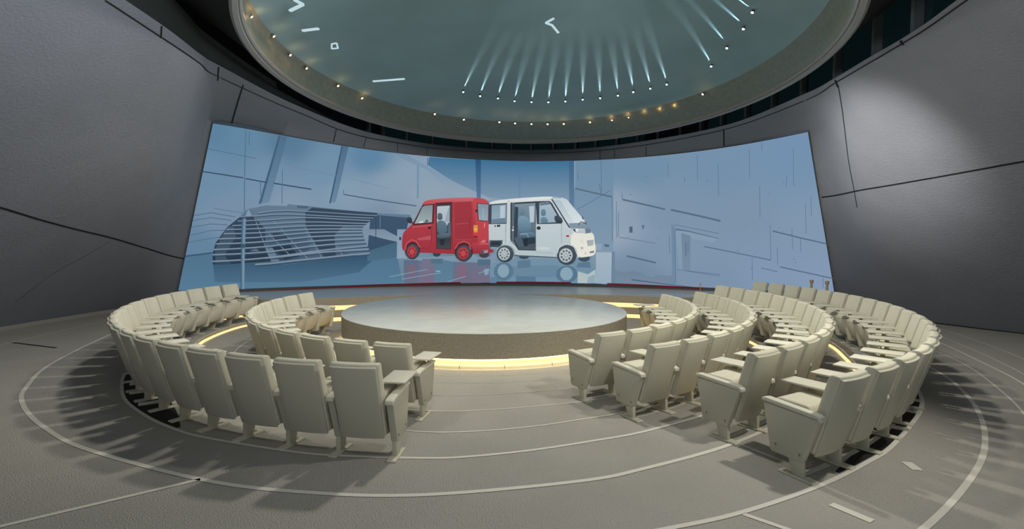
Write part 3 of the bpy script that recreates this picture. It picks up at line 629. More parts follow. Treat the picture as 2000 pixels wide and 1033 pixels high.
  ((139,48,57),0,[2838,1062,2838,1031,2836,1002,2832,976,2826,954,2818,938,2809,928,2799,924,2789,928,2779,938,2769,955,2761,976,2755,1003,2750,1032,2748,1062,2748,1093,2750,1121,2754,1147,2760,1169,2768,1185,2777,1196,2787,1199,2797,1196,2807,1185,2817,1169,2825,1147,2831,1121,2836,1092]),
  ((188,75,82),0,[2821,1062,2821,1043,2820,1025,2817,1009,2813,995,2808,985,2803,979,2797,977,2790,979,2784,985,2778,996,2773,1009,2769,1025,2767,1043,2765,1062,2765,1081,2766,1099,2769,1115,2773,1128,2778,1138,2783,1145,2789,1147,2796,1145,2802,1138,2808,1128,2813,1115,2817,1099,2819,1081]),
  ((176,65,75),0,[2816,1024,2842,1000,2845,1031,2819,1055]),
  ((176,65,75),0,[2795,986,2804,907,2817,914,2808,992]),
  ((176,65,75),0,[2772,1022,2755,968,2765,946,2782,1000]),
  ((176,65,75),0,[2770,1100,2744,1123,2741,1092,2767,1069]),
  ((176,65,75),0,[2791,1138,2782,1216,2769,1209,2778,1132]),
  ((176,65,75),0,[2814,1102,2831,1156,2821,1178,2804,1124]),
  ((72,77,84),(62,67,75),[3546,990,3545,929,3539,870,3529,818,3515,774,3498,741,3478,720,3457,713,3435,720,3414,741,3395,774,3378,818,3365,870,3356,929,3352,990,3353,1051,3358,1109,3368,1161,3382,1205,3400,1238,3420,1258,3441,1266,3463,1259,3484,1239,3504,1206,3520,1163,3533,1110,3542,1052]),
  ((180,65,73),(158,54,63),[3511,990,3511,946,3507,904,3499,866,3489,834,3477,811,3462,796,3447,791,3432,796,3416,811,3403,835,3391,866,3381,904,3375,946,3372,990,3372,1034,3376,1076,3383,1114,3394,1145,3406,1169,3421,1183,3436,1188,3452,1184,3467,1169,3481,1146,3493,1114,3502,1077,3508,1035]),
  ((139,48,57),0,[3495,990,3494,956,3491,924,3486,895,3478,871,3468,853,3458,842,3446,838,3434,842,3422,853,3412,871,3403,895,3395,924,3391,956,3388,990,3389,1024,3392,1056,3397,1084,3405,1108,3415,1127,3426,1138,3437,1142,3449,1138,3461,1127,3472,1109,3481,1085,3488,1056,3493,1024]),
  ((188,75,82),0,[3475,990,3474,969,3472,949,3469,932,3464,917,3458,905,3451,899,3444,896,3437,899,3430,905,3423,917,3417,932,3413,949,3410,969,3409,990,3409,1011,3411,1031,3414,1048,3419,1063,3425,1075,3432,1081,3439,1084,3446,1082,3454,1075,3460,1064,3466,1049,3470,1031,3473,1011]),
  ((176,65,75),0,[3468,950,3499,923,3502,956,3472,982]),
  ((176,65,75),0,[3444,906,3453,819,3466,826,3456,913]),
  ((176,65,75),0,[3417,946,3396,886,3406,862,3427,922]),
  ((176,65,75),0,[3415,1031,3384,1057,3381,1024,3412,998]),
  ((176,65,75),0,[3439,1074,3430,1160,3417,1153,3427,1067]),
  ((176,65,75),0,[3466,1034,3487,1095,3478,1119,3456,1058]),
  ((193,83,92),0,[2709,1106,2718,1322,2770,1434,2824,1382,2878,1195,2890,1217,2834,1412,2765,1472,2703,1342,2694,1114]),
  ((193,83,92),0,[3342,1133,3373,1292,3441,1369,3500,1296,3528,1106,3542,1119,3511,1322,3440,1410,3362,1323,3328,1154]),
 ],
 'white_van_picture': [
  ((114,143,165),(108,142,165),[3785,452,3866,719,4087,821,4568,796,5048,745,5107,486,5102,27,3806,2]),
  ((104,135,157),0,[4078,555,4642,600,4667,203,4082,188]),
  ((95,128,151),0,[3802,186,3997,220,4000,13,3805,12]),
  ((87,120,144),0,[4119,229,4362,220,4364,27,4121,21]),
  ((172,188,190),(176,190,189),[4880,410,5008,317,5101,486,5102,60,5005,21,4878,21]),
  ((142,168,181),0,[5007,219,5093,322,5090,42,4993,27]),
  ((89,119,141),0,[4086,388,4084,320,4076,255,4062,196,4043,148,4021,111,3995,88,3968,80,3941,87,3915,110,3891,146,3871,195,3856,253,3845,318,3841,386,3843,454,3851,519,3864,577,3883,626,3906,662,3931,685,3959,693,3986,686,4013,663,4037,627,4057,579,4072,521,4082,456]),
  ((133,160,177),0,[4031,404,4030,355,4025,309,4017,267,4006,232,3993,205,3979,189,3963,183,3947,189,3932,205,3918,231,3906,266,3897,308,3891,354,3889,403,3890,452,3894,498,3902,540,3912,575,3926,601,3940,618,3956,623,3972,618,3987,602,4001,576,4013,541,4022,500,4028,453]),
  ((87,118,140),0,[4880,311,4876,248,4866,188,4850,133,4829,87,4803,52,4775,30,4745,21,4716,27,4687,47,4662,80,4641,124,4625,178,4615,238,4612,301,4615,365,4625,425,4641,480,4662,525,4688,560,4717,582,4747,590,4777,584,4805,564,4830,531,4851,487,4867,434,4877,374]),
  ((136,164,181),0,[4820,325,4818,277,4812,230,4803,189,4790,154,4776,127,4759,110,4742,104,4725,108,4708,124,4693,149,4681,184,4672,225,4666,271,4664,319,4666,368,4672,414,4681,456,4694,491,4709,518,4725,534,4743,540,4760,536,4777,520,4791,495,4804,461,4813,420,4818,374]),
  ((91,120,142),0,[4894,690,5029,728,5046,532,4863,541]),
  ((92,122,144),0,[4131,738,4291,774,4299,525,4134,489]),
  ((112,137,156),0,[4292,874,4290,851,4284,830,4274,811,4260,795,4243,783,4224,775,4204,773,4185,775,4166,782,4149,794,4135,809,4124,828,4117,849,4114,871,4116,893,4123,914,4133,933,4147,949,4164,961,4183,969,4202,972,4222,969,4241,962,4258,951,4272,935,4283,917,4290,896]),
  ((112,137,156),0,[5061,843,5059,817,5052,792,5040,769,5026,750,5008,736,4989,726,4968,722,4948,725,4928,733,4911,746,4896,765,4885,787,4879,811,4877,838,4879,864,4886,889,4897,912,4912,931,4930,945,4949,955,4970,958,4990,956,5010,948,5027,934,5042,916,5053,894,5059,869]),
  ((59,78,91),0,[4271,883,4270,864,4266,846,4258,829,4249,815,4237,805,4224,798,4210,796,4197,798,4183,804,4172,814,4162,828,4154,844,4149,862,4148,881,4149,901,4153,919,4161,935,4170,949,4182,959,4195,966,4209,968,4222,966,4236,960,4247,950,4257,937,4265,921,4270,902]),
  ((61,81,95),0,[5034,842,5032,818,5027,794,5018,773,5007,755,4993,741,4978,732,4962,729,4946,731,4931,739,4918,752,4906,769,4898,790,4893,813,4891,838,4893,863,4899,887,4907,908,4919,926,4932,940,4948,948,4964,952,4979,949,4995,941,5008,929,5019,911,5028,890,5033,867]),
  ((109,134,151),0,[4089,937,4086,879,4078,825,4064,775,4046,734,4023,703,3998,683,3971,677,3944,683,3918,702,3895,732,3875,773,3860,822,3850,877,3846,934,3848,992,3856,1046,3869,1095,3888,1136,3910,1167,3936,1187,3963,1193,3990,1187,4016,1169,4040,1138,4060,1098,4075,1049,4085,994]),
  ((109,134,151),0,[4885,887,4882,824,4872,764,4857,710,4837,665,4813,630,4787,608,4759,600,4731,607,4705,627,4681,660,4661,704,4646,758,4637,818,4634,881,4637,944,4646,1004,4661,1058,4681,1103,4705,1137,4732,1159,4760,1166,4788,1160,4815,1140,4839,1106,4859,1062,4874,1009,4883,950]),
  ((199,207,209),(178,193,198),[3731,2602,3736,2638,3757,2671,3795,2702,3866,2731,3969,2760,4085,2786,4215,2810,4328,2828,4425,2842,4496,2847,4542,2843,4590,2836,4642,2826,4688,2806,4728,2776,4754,2746,4765,2717,4828,2529,4941,2184,5004,1980,5020,1915,5036,1838,5054,1749,5072,1676,5091,1620,5100,1527,5101,1397,5104,1308,5111,1260,5113,1170,5111,1040,5091,957,5055,920,5002,889,4931,864,4826,854,4687,860,4556,872,4432,889,4299,904,4157,915,4044,978,3962,1093,3881,1158,3802,1173,3757,1371,3745,1747,3736,2098,3732,2422]),
  ((223,226,223),(206,213,214),[3739,2633,3755,2666,3827,2703,3956,2744,4085,2777,4215,2802,4344,2822,4474,2835,4543,2835,4553,2822,4553,2802,4543,2776,4487,2751,4384,2724,4255,2697,4100,2668,3955,2636,3820,2602,3747,2593,3736,2609]),
  ((223,224,214),(230,227,214),[4836,1679,4891,1663,4953,1664,5022,1680,5068,1663,5089,1611,5100,1522,5101,1396,5104,1308,5111,1260,5113,1170,5109,1040,5089,957,5055,920,5003,891,4935,869,4889,927,4865,1064,4838,1165,4807,1230,4796,1369,4804,1581]),
  ((193,202,203),0,[3986,2748,3956,2660,3975,1250,4007,1250,3990,2656,4010,2687]),
  ((147,163,173),0,[3946,2625,3968,1316,3977,1316,3955,2625]),
  ((62,74,85),0,[3727,2584,3965,2632,3972,1957,3739,1942]),
  ((129,152,169),(147,171,185),[3764,2553,3959,2593,3961,1989,3774,1969]),
  ((180,196,205),0,[3876,2532,3940,2560,3944,2136,3885,2115]),
  ((105,129,148),0,[3776,2099,3953,2153,3954,1989,3776,1975]),
  ((57,66,76),0,[3818,1911,3833,1911,3834,1852,3819,1852]),
  ((53,63,72),0,[3847,1921,3890,1929,3891,1860,3848,1853]),
  ((147,160,168),0,[3957,1793,3967,1793,3969,1678,3959,1671]),
  ((81,94,105),(66,77,87),[3762,1418,3931,1421,3930,1299,3895,1176,3765,1194]),
  ((49,59,69),0,[3781,1379,3910,1381,3903,1249,3784,1241]),
  ((57,66,76),0,[4023,2643,4345,2692,4359,1090,4133,1103,4086,1317,4028,1448]),
  ((94,108,119),0,[4007,2633,4061,2644,4074,1383,4028,1448]),
  ((125,143,157),(62,75,89),[4065,2596,4339,2639,4350,1123,4145,1126,4092,1383]),
  ((55,68,81),0,[4070,2514,4115,2499,4117,1516,4084,1515]),
  ((178,196,207),0,[4256,2528,4327,2541,4325,2012,4274,1995]),
  ((97,116,132),0,[4287,1995,4344,2012,4345,1782,4301,1781]),
  ((112,141,160),(90,119,141),[4135,2461,4147,2483,4164,2492,4185,2489,4198,2442,4204,2350,4203,2287,4193,2251,4178,2232,4155,2232,4139,2250,4130,2285,4126,2340,4128,2414]),
  ((121,152,171),(88,118,139),[4115,2133,4130,2186,4159,2212,4200,2213,4236,2171,4265,2086,4284,1970,4292,1822,4276,1736,4234,1711,4195,1694,4157,1685,4130,1787,4115,2000]),
  ((101,130,151),(70,94,114),[4151,1630,4176,1660,4228,1677,4307,1681,4346,1646,4347,1572,4308,1521,4230,1492,4180,1491,4157,1519,4144,1553,4141,1594]),
  ((79,94,106),0,[4078,1482,4165,1516,4207,1154,4145,1126]),
  ((49,61,72),0,[4172,1483,4347,1519,4349,1321,4206,1253]),
  ((40,50,60),0,[4204,1451,4253,1485,4250,1204,4206,1220]),
  ((75,88,99),0,[4131,1219,4353,1222,4354,1103,4145,1107]),
  ((165,189,200),0,[4152,1613,4238,1621,4256,1514,4262,1521,4241,1637,4151,1630]),
  ((46,55,65),0,[4017,2659,4036,1381,4096,1242,4138,1090,4354,1076,4354,1104,4140,1116,4103,1261,4047,1384,4028,2660]),
  ((189,198,200),0,[4071,1752,4071,1745,4070,1738,4068,1731,4066,1726,4063,1722,4060,1720,4057,1719,4053,1720,4050,1722,4047,1726,4045,1731,4043,1737,4042,1744,4041,1751,4041,1759,4042,1766,4044,1772,4046,1777,4049,1781,4052,1784,4056,1785,4059,1784,4062,1781,4065,1777,4068,1772,4070,1766,4071,1759]),
  ((180,191,194),0,[4069,1844,4069,1838,4068,1832,4067,1827,4066,1823,4064,1820,4062,1818,4060,1817,4058,1818,4057,1820,4055,1823,4053,1827,4052,1832,4051,1838,4051,1844,4051,1849,4052,1855,4053,1860,4054,1864,4056,1867,4058,1869,4060,1870,4062,1869,4064,1867,4065,1864,4067,1860,4068,1855,4069,1850]),
  ((60,72,83),0,[4342,2692,4526,2698,4558,2633,4668,2160,4686,1965,4363,1946]),
  ((164,183,196),(147,171,187),[4392,2633,4513,2666,4539,2601,4642,2160,4640,2014,4393,1979]),
  ((94,112,126),0,[4397,2617,4526,2659,4539,2601,4404,2552]),
  ((108,136,155),(90,118,139),[4418,2403,4430,2430,4446,2439,4464,2427,4475,2385,4480,2311,4478,2258,4468,2226,4452,2211,4430,2214,4417,2259,4413,2345]),
  ((112,140,159),(94,121,142),[4424,2168,4450,2185,4473,2172,4491,2132,4504,2083,4511,2025,4488,1994,4434,1989,4408,2030,4410,2116]),
  ((70,83,96),(49,59,69),[4597,2216,4619,2229,4639,2225,4658,2204,4676,2164,4691,2107,4698,2054,4696,2005,4685,1977,4665,1969,4641,1981,4612,2013,4595,2075,4589,2165]),
  ((143,160,169),0,[4347,1946,4357,1003,4568,986,4568,1003,4362,1012,4354,1946]),
  ((147,163,171),0,[4679,1965,4679,1326,4685,1326,4686,1965]),
  ((197,205,207),0,[4368,1206,4543,1192,4530,1093,4381,1107]),
  ((49,57,65),0,[4415,1819,4414,1806,4412,1793,4409,1782,4405,1773,4400,1765,4394,1761,4389,1759,4383,1761,4377,1765,4372,1772,4368,1781,4364,1793,4362,1805,4362,1818,4362,1831,4364,1844,4367,1855,4371,1865,4376,1872,4382,1876,4388,1878,4394,1876,4399,1872,4404,1865,4409,1856,4412,1844,4414,1832]),
  ((189,48,51),0,[4743,1589,4778,1589,4778,1530,4742,1530]),
  ((191,205,212),(213,222,223),[4554,2763,4748,2745,5003,2012,5028,1964,4781,1965,4756,2014]),
  ((171,191,200),(199,211,216),[4571,2724,4668,2730,4845,1997,4775,1997]),
  ((64,75,87),0,[4547,2752,4648,2360,4780,1822,4795,1846,4662,2384,4561,2775]),
  ((147,163,173),0,[4564,2828,4674,2814,4683,2781,4570,2789]),
  ((134,152,166),(112,132,148),[4775,1981,5003,1996,5046,1834,5063,1688,4994,1640,4800,1802]),
  ((199,205,207),(171,185,193),[4809,1818,4982,1802,4994,1656,4868,1662]),
  ((73,86,97),0,[4825,1802,4857,1792,4869,1694,4844,1720]),
  ((230,231,229),0,[4899,1753,4899,1743,4897,1733,4895,1725,4892,1717,4889,1712,4885,1709,4881,1707,4877,1709,4874,1712,4870,1717,4868,1724,4866,1733,4864,1743,4864,1753,4864,1763,4866,1773,4868,1781,4871,1789,4874,1794,4878,1797,4882,1799,4886,1797,4889,1794,4893,1789,4895,1781,4897,1773,4899,1763]),
  ((86,105,121),0,[4991,1799,5005,1653,5013,1659,5000,1805]),
  ((86,105,121),0,[5013,1799,5027,1653,5036,1659,5022,1805]),
  ((86,105,121),0,[5036,1799,5050,1653,5058,1659,5045,1805]),
  ((46,53,62),0,[4905,1914,4934,2016,5013,1935,5017,1960,4933,2042,4897,1930]),
  ((51,61,71),0,[4970,2035,5013,1976,5018,1997,4974,2055]),
  ((64,75,87),0,[4948,2201,4963,2191,4972,2093,4955,2110]),
  ((130,143,151),0,[5004,1422,5090,1446,5084,1267,5013,1240]),
  ((206,209,205),0,[5010,1388,5087,1411,5086,1428,5009,1404]),
  ((206,209,205),0,[5009,1342,5087,1366,5086,1383,5009,1359]),
  ((206,209,205),0,[5009,1297,5086,1321,5086,1337,5008,1313]),
  ((206,209,205),0,[5008,1257,5086,1282,5085,1298,5008,1274]),
  ((119,129,135),0,[5036,1064,5095,1098,5090,1027,5038,1006]),
  ((173,180,180),0,[4960,1174,4960,1165,4958,1157,4956,1149,4953,1143,4949,1138,4945,1135,4940,1134,4936,1135,4932,1138,4928,1142,4925,1148,4922,1156,4921,1164,4921,1173,4921,1182,4923,1190,4925,1197,4928,1204,4932,1208,4936,1211,4941,1212,4945,1212,4949,1209,4953,1204,4956,1198,4958,1191,4960,1182]),
  ((199,202,196),0,[4921,1401,4945,1415,4952,1296,4960,1299,4951,1428,4920,1421]),
  ((197,200,194),0,[4994,1005,4993,994,4992,985,4991,976,4989,969,4987,963,4985,960,4982,959,4980,960,4977,963,4975,968,4974,976,4972,984,4972,994,4971,1004,4972,1014,4973,1024,4974,1033,4976,1040,4978,1045,4980,1049,4983,1050,4985,1049,4988,1046,4990,1040,4991,1033,4993,1024,4993,1015]),
  ((147,161,169),0,[4097,987,4094,923,4086,863,4072,809,4053,763,4030,729,4004,707,3977,700,3950,707,3923,728,3899,762,3879,807,3863,860,3853,921,3848,984,3850,1047,3859,1107,3872,1161,3891,1207,3914,1241,3940,1262,3968,1270,3996,1263,4023,1242,4047,1209,4067,1164,4083,1110,4093,1050]),
  ((156,171,178),0,[4885,969,4881,893,4871,821,4854,755,4833,701,4808,659,4780,633,4750,623,4721,631,4693,655,4668,696,4647,749,4631,814,4621,886,4617,963,4621,1039,4631,1112,4647,1177,4668,1231,4693,1273,4722,1298,4752,1307,4782,1299,4810,1275,4836,1234,4857,1181,4872,1117,4882,1045]),
  ((57,66,74),0,[4875,952,4871,882,4862,815,4847,755,4827,704,4804,666,4778,642,4750,633,4723,640,4697,663,4674,700,4654,750,4640,809,4631,876,4627,946,4630,1017,4640,1084,4654,1144,4674,1195,4698,1233,4724,1256,4752,1265,4780,1257,4806,1234,4829,1197,4849,1148,4863,1089,4872,1022]),
  ((75,88,97),(59,68,78),[4080,970,4079,922,4074,875,4067,830,4057,791,4044,756,4029,728,4012,707,3994,694,3975,690,3956,694,3937,706,3920,727,3904,755,3890,789,3878,829,3870,872,3864,919,3861,968,3862,1016,3866,1063,3873,1107,3884,1146,3896,1181,3912,1209,3929,1229,3947,1242,3966,1246,3985,1242,4004,1230,4021,1210,4038,1182,4052,1148,4063,1109,4072,1065,4077,1018]),
  ((189,198,200),(171,183,187),[4032,969,4031,928,4028,888,4021,852,4013,819,4002,793,3989,773,3976,761,3961,757,3947,761,3933,773,3920,792,3908,818,3898,850,3891,887,3886,926,3884,968,3884,1009,3888,1049,3894,1085,3903,1117,3914,1144,3926,1163,3940,1175,3955,1180,3969,1176,3983,1164,3997,1145,4008,1118,4018,1087,4025,1050,4030,1011]),
  ((88,99,108),0,[4019,969,4017,950,4011,937,4004,937,3998,949,3995,969,3997,989,4003,1001,4010,1001,4017,989]),
  ((88,99,108),0,[4009,880,4007,860,4001,848,3994,848,3988,860,3985,879,3987,899,3993,911,4000,911,4006,899]),
  ((88,99,108),0,[3981,832,3979,812,3973,800,3966,800,3959,812,3957,831,3959,851,3965,863,3972,863,3978,851]),
  ((88,99,108),0,[3947,848,3945,828,3940,816,3932,816,3926,828,3923,848,3925,867,3931,879,3939,880,3945,867]),
  ((88,99,108),0,[3925,921,3923,901,3917,889,3909,889,3903,901,3901,920,3903,940,3908,952,3916,952,3922,940]),
  ((88,99,108),0,[3923,1016,3921,996,3915,984,3908,984,3902,996,3899,1015,3901,1035,3907,1047,3914,1047,3920,1035]),
  ((88,99,108),0,[3943,1089,3941,1069,3936,1057,3928,1057,3922,1069,3919,1088,3921,1108,3927,1120,3935,1120,3941,1108]),
  ((88,99,108),0,[3976,1106,3974,1086,3969,1074,3961,1074,3955,1086,3952,1105,3954,1125,3960,1137,3968,1137,3974,1125]),
  ((88,99,108),0,[4006,1058,4004,1039,3998,1027,3991,1027,3985,1039,3982,1058,3984,1078,3990,1090,3998,1090,4004,1078]),
  ((147,161,169),0,[3980,969,3979,945,3974,925,3967,912,3959,907,3951,912,3943,925,3938,945,3936,968,3937,992,3942,1012,3949,1025,3957,1030,3965,1025,3973,1012,3978,992]),
  ((199,205,207),0,[3969,969,3968,953,3964,942,3958,938,3953,942,3949,953,3947,968,3948,984,3952,995,3958,999,3963,995,3967,984]),
  ((75,88,97),(59,68,78),[4872,929,4870,876,4864,824,4855,775,4842,730,4827,691,4809,660,4790,637,4769,622,4748,616,4727,621,4706,634,4687,656,4669,687,4654,725,4642,769,4632,817,4627,869,4625,923,4627,977,4632,1029,4641,1079,4654,1123,4669,1161,4687,1193,4707,1216,4728,1230,4749,1235,4771,1231,4792,1217,4811,1195,4829,1164,4844,1127,4856,1083,4865,1035,4870,983]),
  ((189,198,200),(171,183,187),[4820,928,4818,882,4813,838,4806,797,4795,761,4782,732,4768,709,4752,696,4736,691,4719,695,4704,708,4689,729,4677,758,4666,793,4659,834,4654,878,4652,924,4654,970,4659,1014,4666,1055,4677,1091,4690,1120,4704,1142,4720,1156,4737,1161,4753,1157,4769,1144,4783,1122,4796,1093,4807,1058,4814,1018,4819,974]),
  ((88,99,108),0,[4805,928,4803,906,4796,892,4787,892,4781,905,4778,927,4781,949,4788,962,4796,963,4803,949]),
  ((88,99,108),0,[4792,828,4789,806,4783,792,4774,792,4767,805,4765,827,4768,849,4774,863,4783,863,4790,850]),
  ((88,99,108),0,[4759,774,4756,752,4750,738,4741,738,4734,752,4732,773,4735,795,4741,809,4750,809,4757,796]),
  ((88,99,108),0,[4722,791,4719,770,4712,756,4704,756,4697,769,4695,791,4697,813,4704,826,4712,827,4719,813]),
  ((88,99,108),0,[4697,872,4695,850,4688,836,4680,836,4673,850,4670,871,4673,893,4680,907,4688,907,4695,894]),
  ((88,99,108),0,[4698,978,4695,956,4688,942,4680,942,4673,956,4670,977,4673,999,4680,1013,4688,1013,4695,1000]),
  ((88,99,108),0,[4722,1060,4720,1038,4713,1024,4704,1024,4698,1037,4695,1059,4698,1081,4704,1094,4713,1095,4720,1081]),
  ((88,99,108),0,[4760,1079,4757,1057,4750,1043,4742,1043,4735,1056,4733,1078,4735,1100,4742,1114,4750,1114,4757,1100]),
  ((88,99,108),0,[4793,1027,4790,1005,4783,991,4775,991,4768,1004,4765,1026,4768,1048,4775,1061,4783,1062,4790,1048]),
  ((147,161,169),0,[4761,927,4759,900,4754,878,4745,863,4736,858,4727,863,4719,877,4713,899,4711,925,4713,951,4719,974,4727,989,4736,994,4746,989,4754,974,4759,953]),
  ((199,205,207),0,[4749,926,4747,909,4742,897,4736,892,4730,896,4725,909,4724,926,4726,943,4730,955,4736,960,4742,956,4747,943]),
  ((199,207,209),0,[4634,991,4653,1182,4749,1294,4836,1219,4889,864,4901,878,4846,1242,4748,1327,4644,1206,4621,1000]),
  ((73,86,97),0,[4085,897,4370,868,4630,834,4630,868,4371,902,4085,931]),
 ],
}
PIC_KEYS = [(55,3890,90,128,157),(413,3869,97,134,161),(1026,3877,86,121,148),(25,3041,107,139,166),(833,3053,115,143,169),(1602,3344,111,143,170),(2108,3743,90,130,161),(403,2007,119,143,166),(1154,2332,131,152,171),(1900,2848,132,155,175),(2415,3078,136,157,176),(87,1213,98,130,157),(2463,2163,119,139,162),(2665,3423,137,158,178),(2894,2832,143,162,178),(148,514,86,121,148),(2176,241,77,117,144),(3371,2549,142,160,177),(4033,2746,138,158,176),(5198,2569,147,164,180),(5220,1742,150,167,184),(2659,2177,138,157,175),(5043,3566,107,139,166),(5719,3649,111,141,166),(6719,3592,115,143,169),(7675,3712,115,144,174),(5355,2071,140,158,178),(6009,2209,123,146,169),(6977,2153,123,146,169),(7866,1706,128,150,175),(5643,428,116,139,162),(5971,936,126,148,171),(7211,383,128,150,177),(7970,275,132,152,179),(6571,95,123,145,169),(4018,3747,74,121,160),(3440,193,89,121,144),(4699,210,115,143,166)]

screen = empty('curved_screen', (0, 0, 0)); tag(screen, 'huge curved display screen showing a red van and a white van', 'screen')
M_PIC = picmat('screen_picture')
def paint(bm, cols, name, parent):
    lay = bm.verts.layers.float_color.new('Col')
    for v in bm.verts: v[lay] = (*cols[v.index], 1)
    return obj(name, bm, M_PIC, parent)
NS, NW = 180, 48
bm = bmesh.new(); cols = []; g = []
keys = [(a/8000, b/4000, lin((r, gg, bl))) for a, b, r, gg, bl in PIC_KEYS]
for i in range(NS+1):
    col = []
    for j in range(NW+1):
        s, w = i/NS, j/NW
        col.append(bm.verts.new(scr(s, w, SOFF))); W = [0, 0, 0]; T = 0
        for a, b, c in keys:
            q = 1/(((s-a)*3.2)**2+(w-b)**2+.004)**1.7; T += q
            for k in range(3): W[k] += c[k]*q
        cols.append([v/T for v in W])
    g.append(col)
bm.verts.index_update()
for A, B in zip(g, g[1:]):
    for j in range(NW): bm.faces.new((A[j], A[j+1], B[j+1], B[j]))
paint(bm, cols, 'screen_panel', screen)
# frame box behind the panel
bm = bmesh.new()
ring = [(k/60, 0) for k in range(61)]+[(1, k/8) for k in range(1, 9)]+[(1-k/60, 1) for k in range(1, 61)]+[(0, 1-k/8) for k in range(1, 8)]
va = [bm.verts.new(scr(s, w, SOFF)) for s, w in ring]; vb = [bm.verts.new(scr(s, w, .0)) for s, w in ring]
for i in range(len(ring)):
    j = (i+1) % len(ring); bm.faces.new((va[i], va[j], vb[j], vb[i]))
obj('screen_edge', bm, M_MULL, screen)
base = {'hall_backdrop_picture': 0, 'slatted_pavilion_picture': 70, 'wall_panel_picture': 70, 'red_van_picture': 70, 'white_van_picture': 170}
for part, polys in PIC.items():
    bm = bmesh.new(); cols = []; layer = base[part]
    for c0, c1, f in polys:
        layer += 1
        pts = [(f[i]/8000, f[i+1]/4000) for i in range(0, len(f), 2)]
        q = []
        for p in pts:
            if not q or abs(p[0]-q[-1][0])+abs(p[1]-q[-1][1]) > 1e-6: q.append(p)
        if len(q) < 3: continue
        b2 = bmesh.new(); vs = [b2.verts.new((s, w, 0)) for s, w in q]
        try: b2.faces.new(vs)
        except ValueError: continue
        s0, s1 = min(p[0] for p in q), max(p[0] for p in q)
        for k in range(int(s0*180)+1, int(s1*180)+1):
            bmesh.ops.bisect_plane(b2, geom=b2.verts[:]+b2.edges[:]+b2.faces[:], plane_co=(k/180, 0, 0), plane_no=(1, 0, 0))
        w0, w1 = min(p[1] for p in q), max(p[1] for p in q)
        for k in range(int(w0*48)+1, int(w1*48)+1):
            bmesh.ops.bisect_plane(b2, geom=b2.verts[:]+b2.edges[:]+b2.faces[:], plane_co=(0, k/48, 0), plane_no=(0, 1, 0))
        bmesh.ops.triangulate(b2, faces=b2.faces[:])
        w0, w1 = min(p[1] for p in q), max(p[1] for p in q)
        a, b = lin(c0), lin(c1) if c1 else lin(c0)
        mp = {}
        for v in b2.verts:
            k = (w1-v.co.y)/max(w1-w0, 1e-6)
            mp[v] = bm.verts.new(scr(v.co.x, v.co.y, SOFF+.003+.0015*min(layer, 50)+.0004*max(layer-50, 0)))
            cols.append([a[i]+(b[i]-a[i])*k for i in range(3)])
        for fc in b2.faces:
            try: bm.faces.new([mp[v] for v in fc.verts])
            except ValueError: pass
        b2.free()
    bm.verts.index_update()
    o = paint(bm, cols, part, screen)
    o['label'] = {'hall_backdrop_picture': 'blue industrial hall shown on the screen', 'slatted_pavilion_picture': 'slatted grey pavilion shown on the screen', 'wall_panel_picture': 'pale blue wall panels shown on the screen',
                  'red_van_picture': 'small red van shown on the screen', 'white_van_picture': 'small white van with open door shown on the screen'}[part]
# kerb and red edge strip below the picture
bm = bmesh.new(); K = [scr(k/80, 0) for k in range(81)]
sweep(bm, [(p.x, p.y, .5) for p in K], [(-.02, 0), (.26, 0), (.26, .05), (.2, .075), (-.02, .075)]); tag(obj('screen_kerb', bm, mat('screen_kerb', (78, 76, 72), .6)), 'dark low kerb running along the foot of the curved screen', 'kerb')
for s0, s1 in ((.0, .43), (.485, .60), (.655, .80), (.83, .97)):
    bm = bmesh.new(); n = 24
    rows = [(scr(s0+(s1-s0)*k/n, .002, SOFF+.2), scr(s0+(s1-s0)*k/n, .014, SOFF+.2)) for k in range(n+1)]
    vv = [(bm.verts.new(a), bm.verts.new(b)) for a, b in rows]
    for a, b in zip(vv, vv[1:]): bm.faces.new((a[0], b[0], b[1], a[1]))
    obj('red_edge_strip', bm, M_RED, screen)

# ------------------------------------------------------------------ clerestory, soffit and dome
def dome_ring(k):
    """k: position in the profile list; returns cx, cy, a, b, z."""
    R = [(.49, 10.62, 5.26, 6.40, 5.33), (.49, 10.62, 5.12, 6.24, 5.40), (.40, 10.22, 4.87, 5.89, 5.80), (.7, 10.7, 4.3, 4.95, 6.03), (.985, 11.12, 3.69, 3.89, 6.20), (.985, 11.12, 2.4, 2.55, 6.38), (.985, 11.12, 1.2, 1.3, 6.47), (.985, 11.12, 0, 0, 6.5)]
    return cr(R, k)
def ring_pt(k, a):
    cx, cy, A, B, z = dome_ring(k); return Vector((cx+A*math.cos(a), cy+B*math.sin(a), z))
def ring_mesh(k0, k1, nk, n=160):
    bm = bmesh.new(); g = [[bm.verts.new(ring_pt(k0+(k1-k0)*j/nk, 2*PI*i/n)) for i in range(n)] for j in range(nk+1)]
    for A, B in zip(g, g[1:]):
        for i in range(n): bm.faces.new((A[i], A[(i+1) % n], B[(i+1) % n], B[i]))
    return bm
M_DOME = mat('dome_glass', (138, 168, 178), .75, .15, var=.08, vscale=.8)
bm = ring_mesh(2, 6.999, 40); bmesh.ops.remove_doubles(bm, verts=bm.verts, dist=1e-3)
dome = tag(obj('ceiling', bm, M_DOME, smooth=True), kind='structure')
obj('dome_cove', ring_mesh(1, 2, 6), M_COVE, dome, True)
bm = bmesh.new()
g = []
for i in range(160):
    a = 2*PI*i/160; p = ring_pt(1, a); d = Vector((math.cos(a), math.sin(a), 0))
    g.append([bm.verts.new(p+d*x+Vector((0, 0, z))) for x, z in ((0, 0), (.0, -.05), (.03, -.07), (.05, -.06), (.06, -.10), (.13, -.12), (.17, -.10), (.17, .02))])
for i in range(160):
    A, B = g[i], g[(i+1) % 160]
    for j in range(7): bm.faces.new((A[j], A[j+1], B[j+1], B[j]))
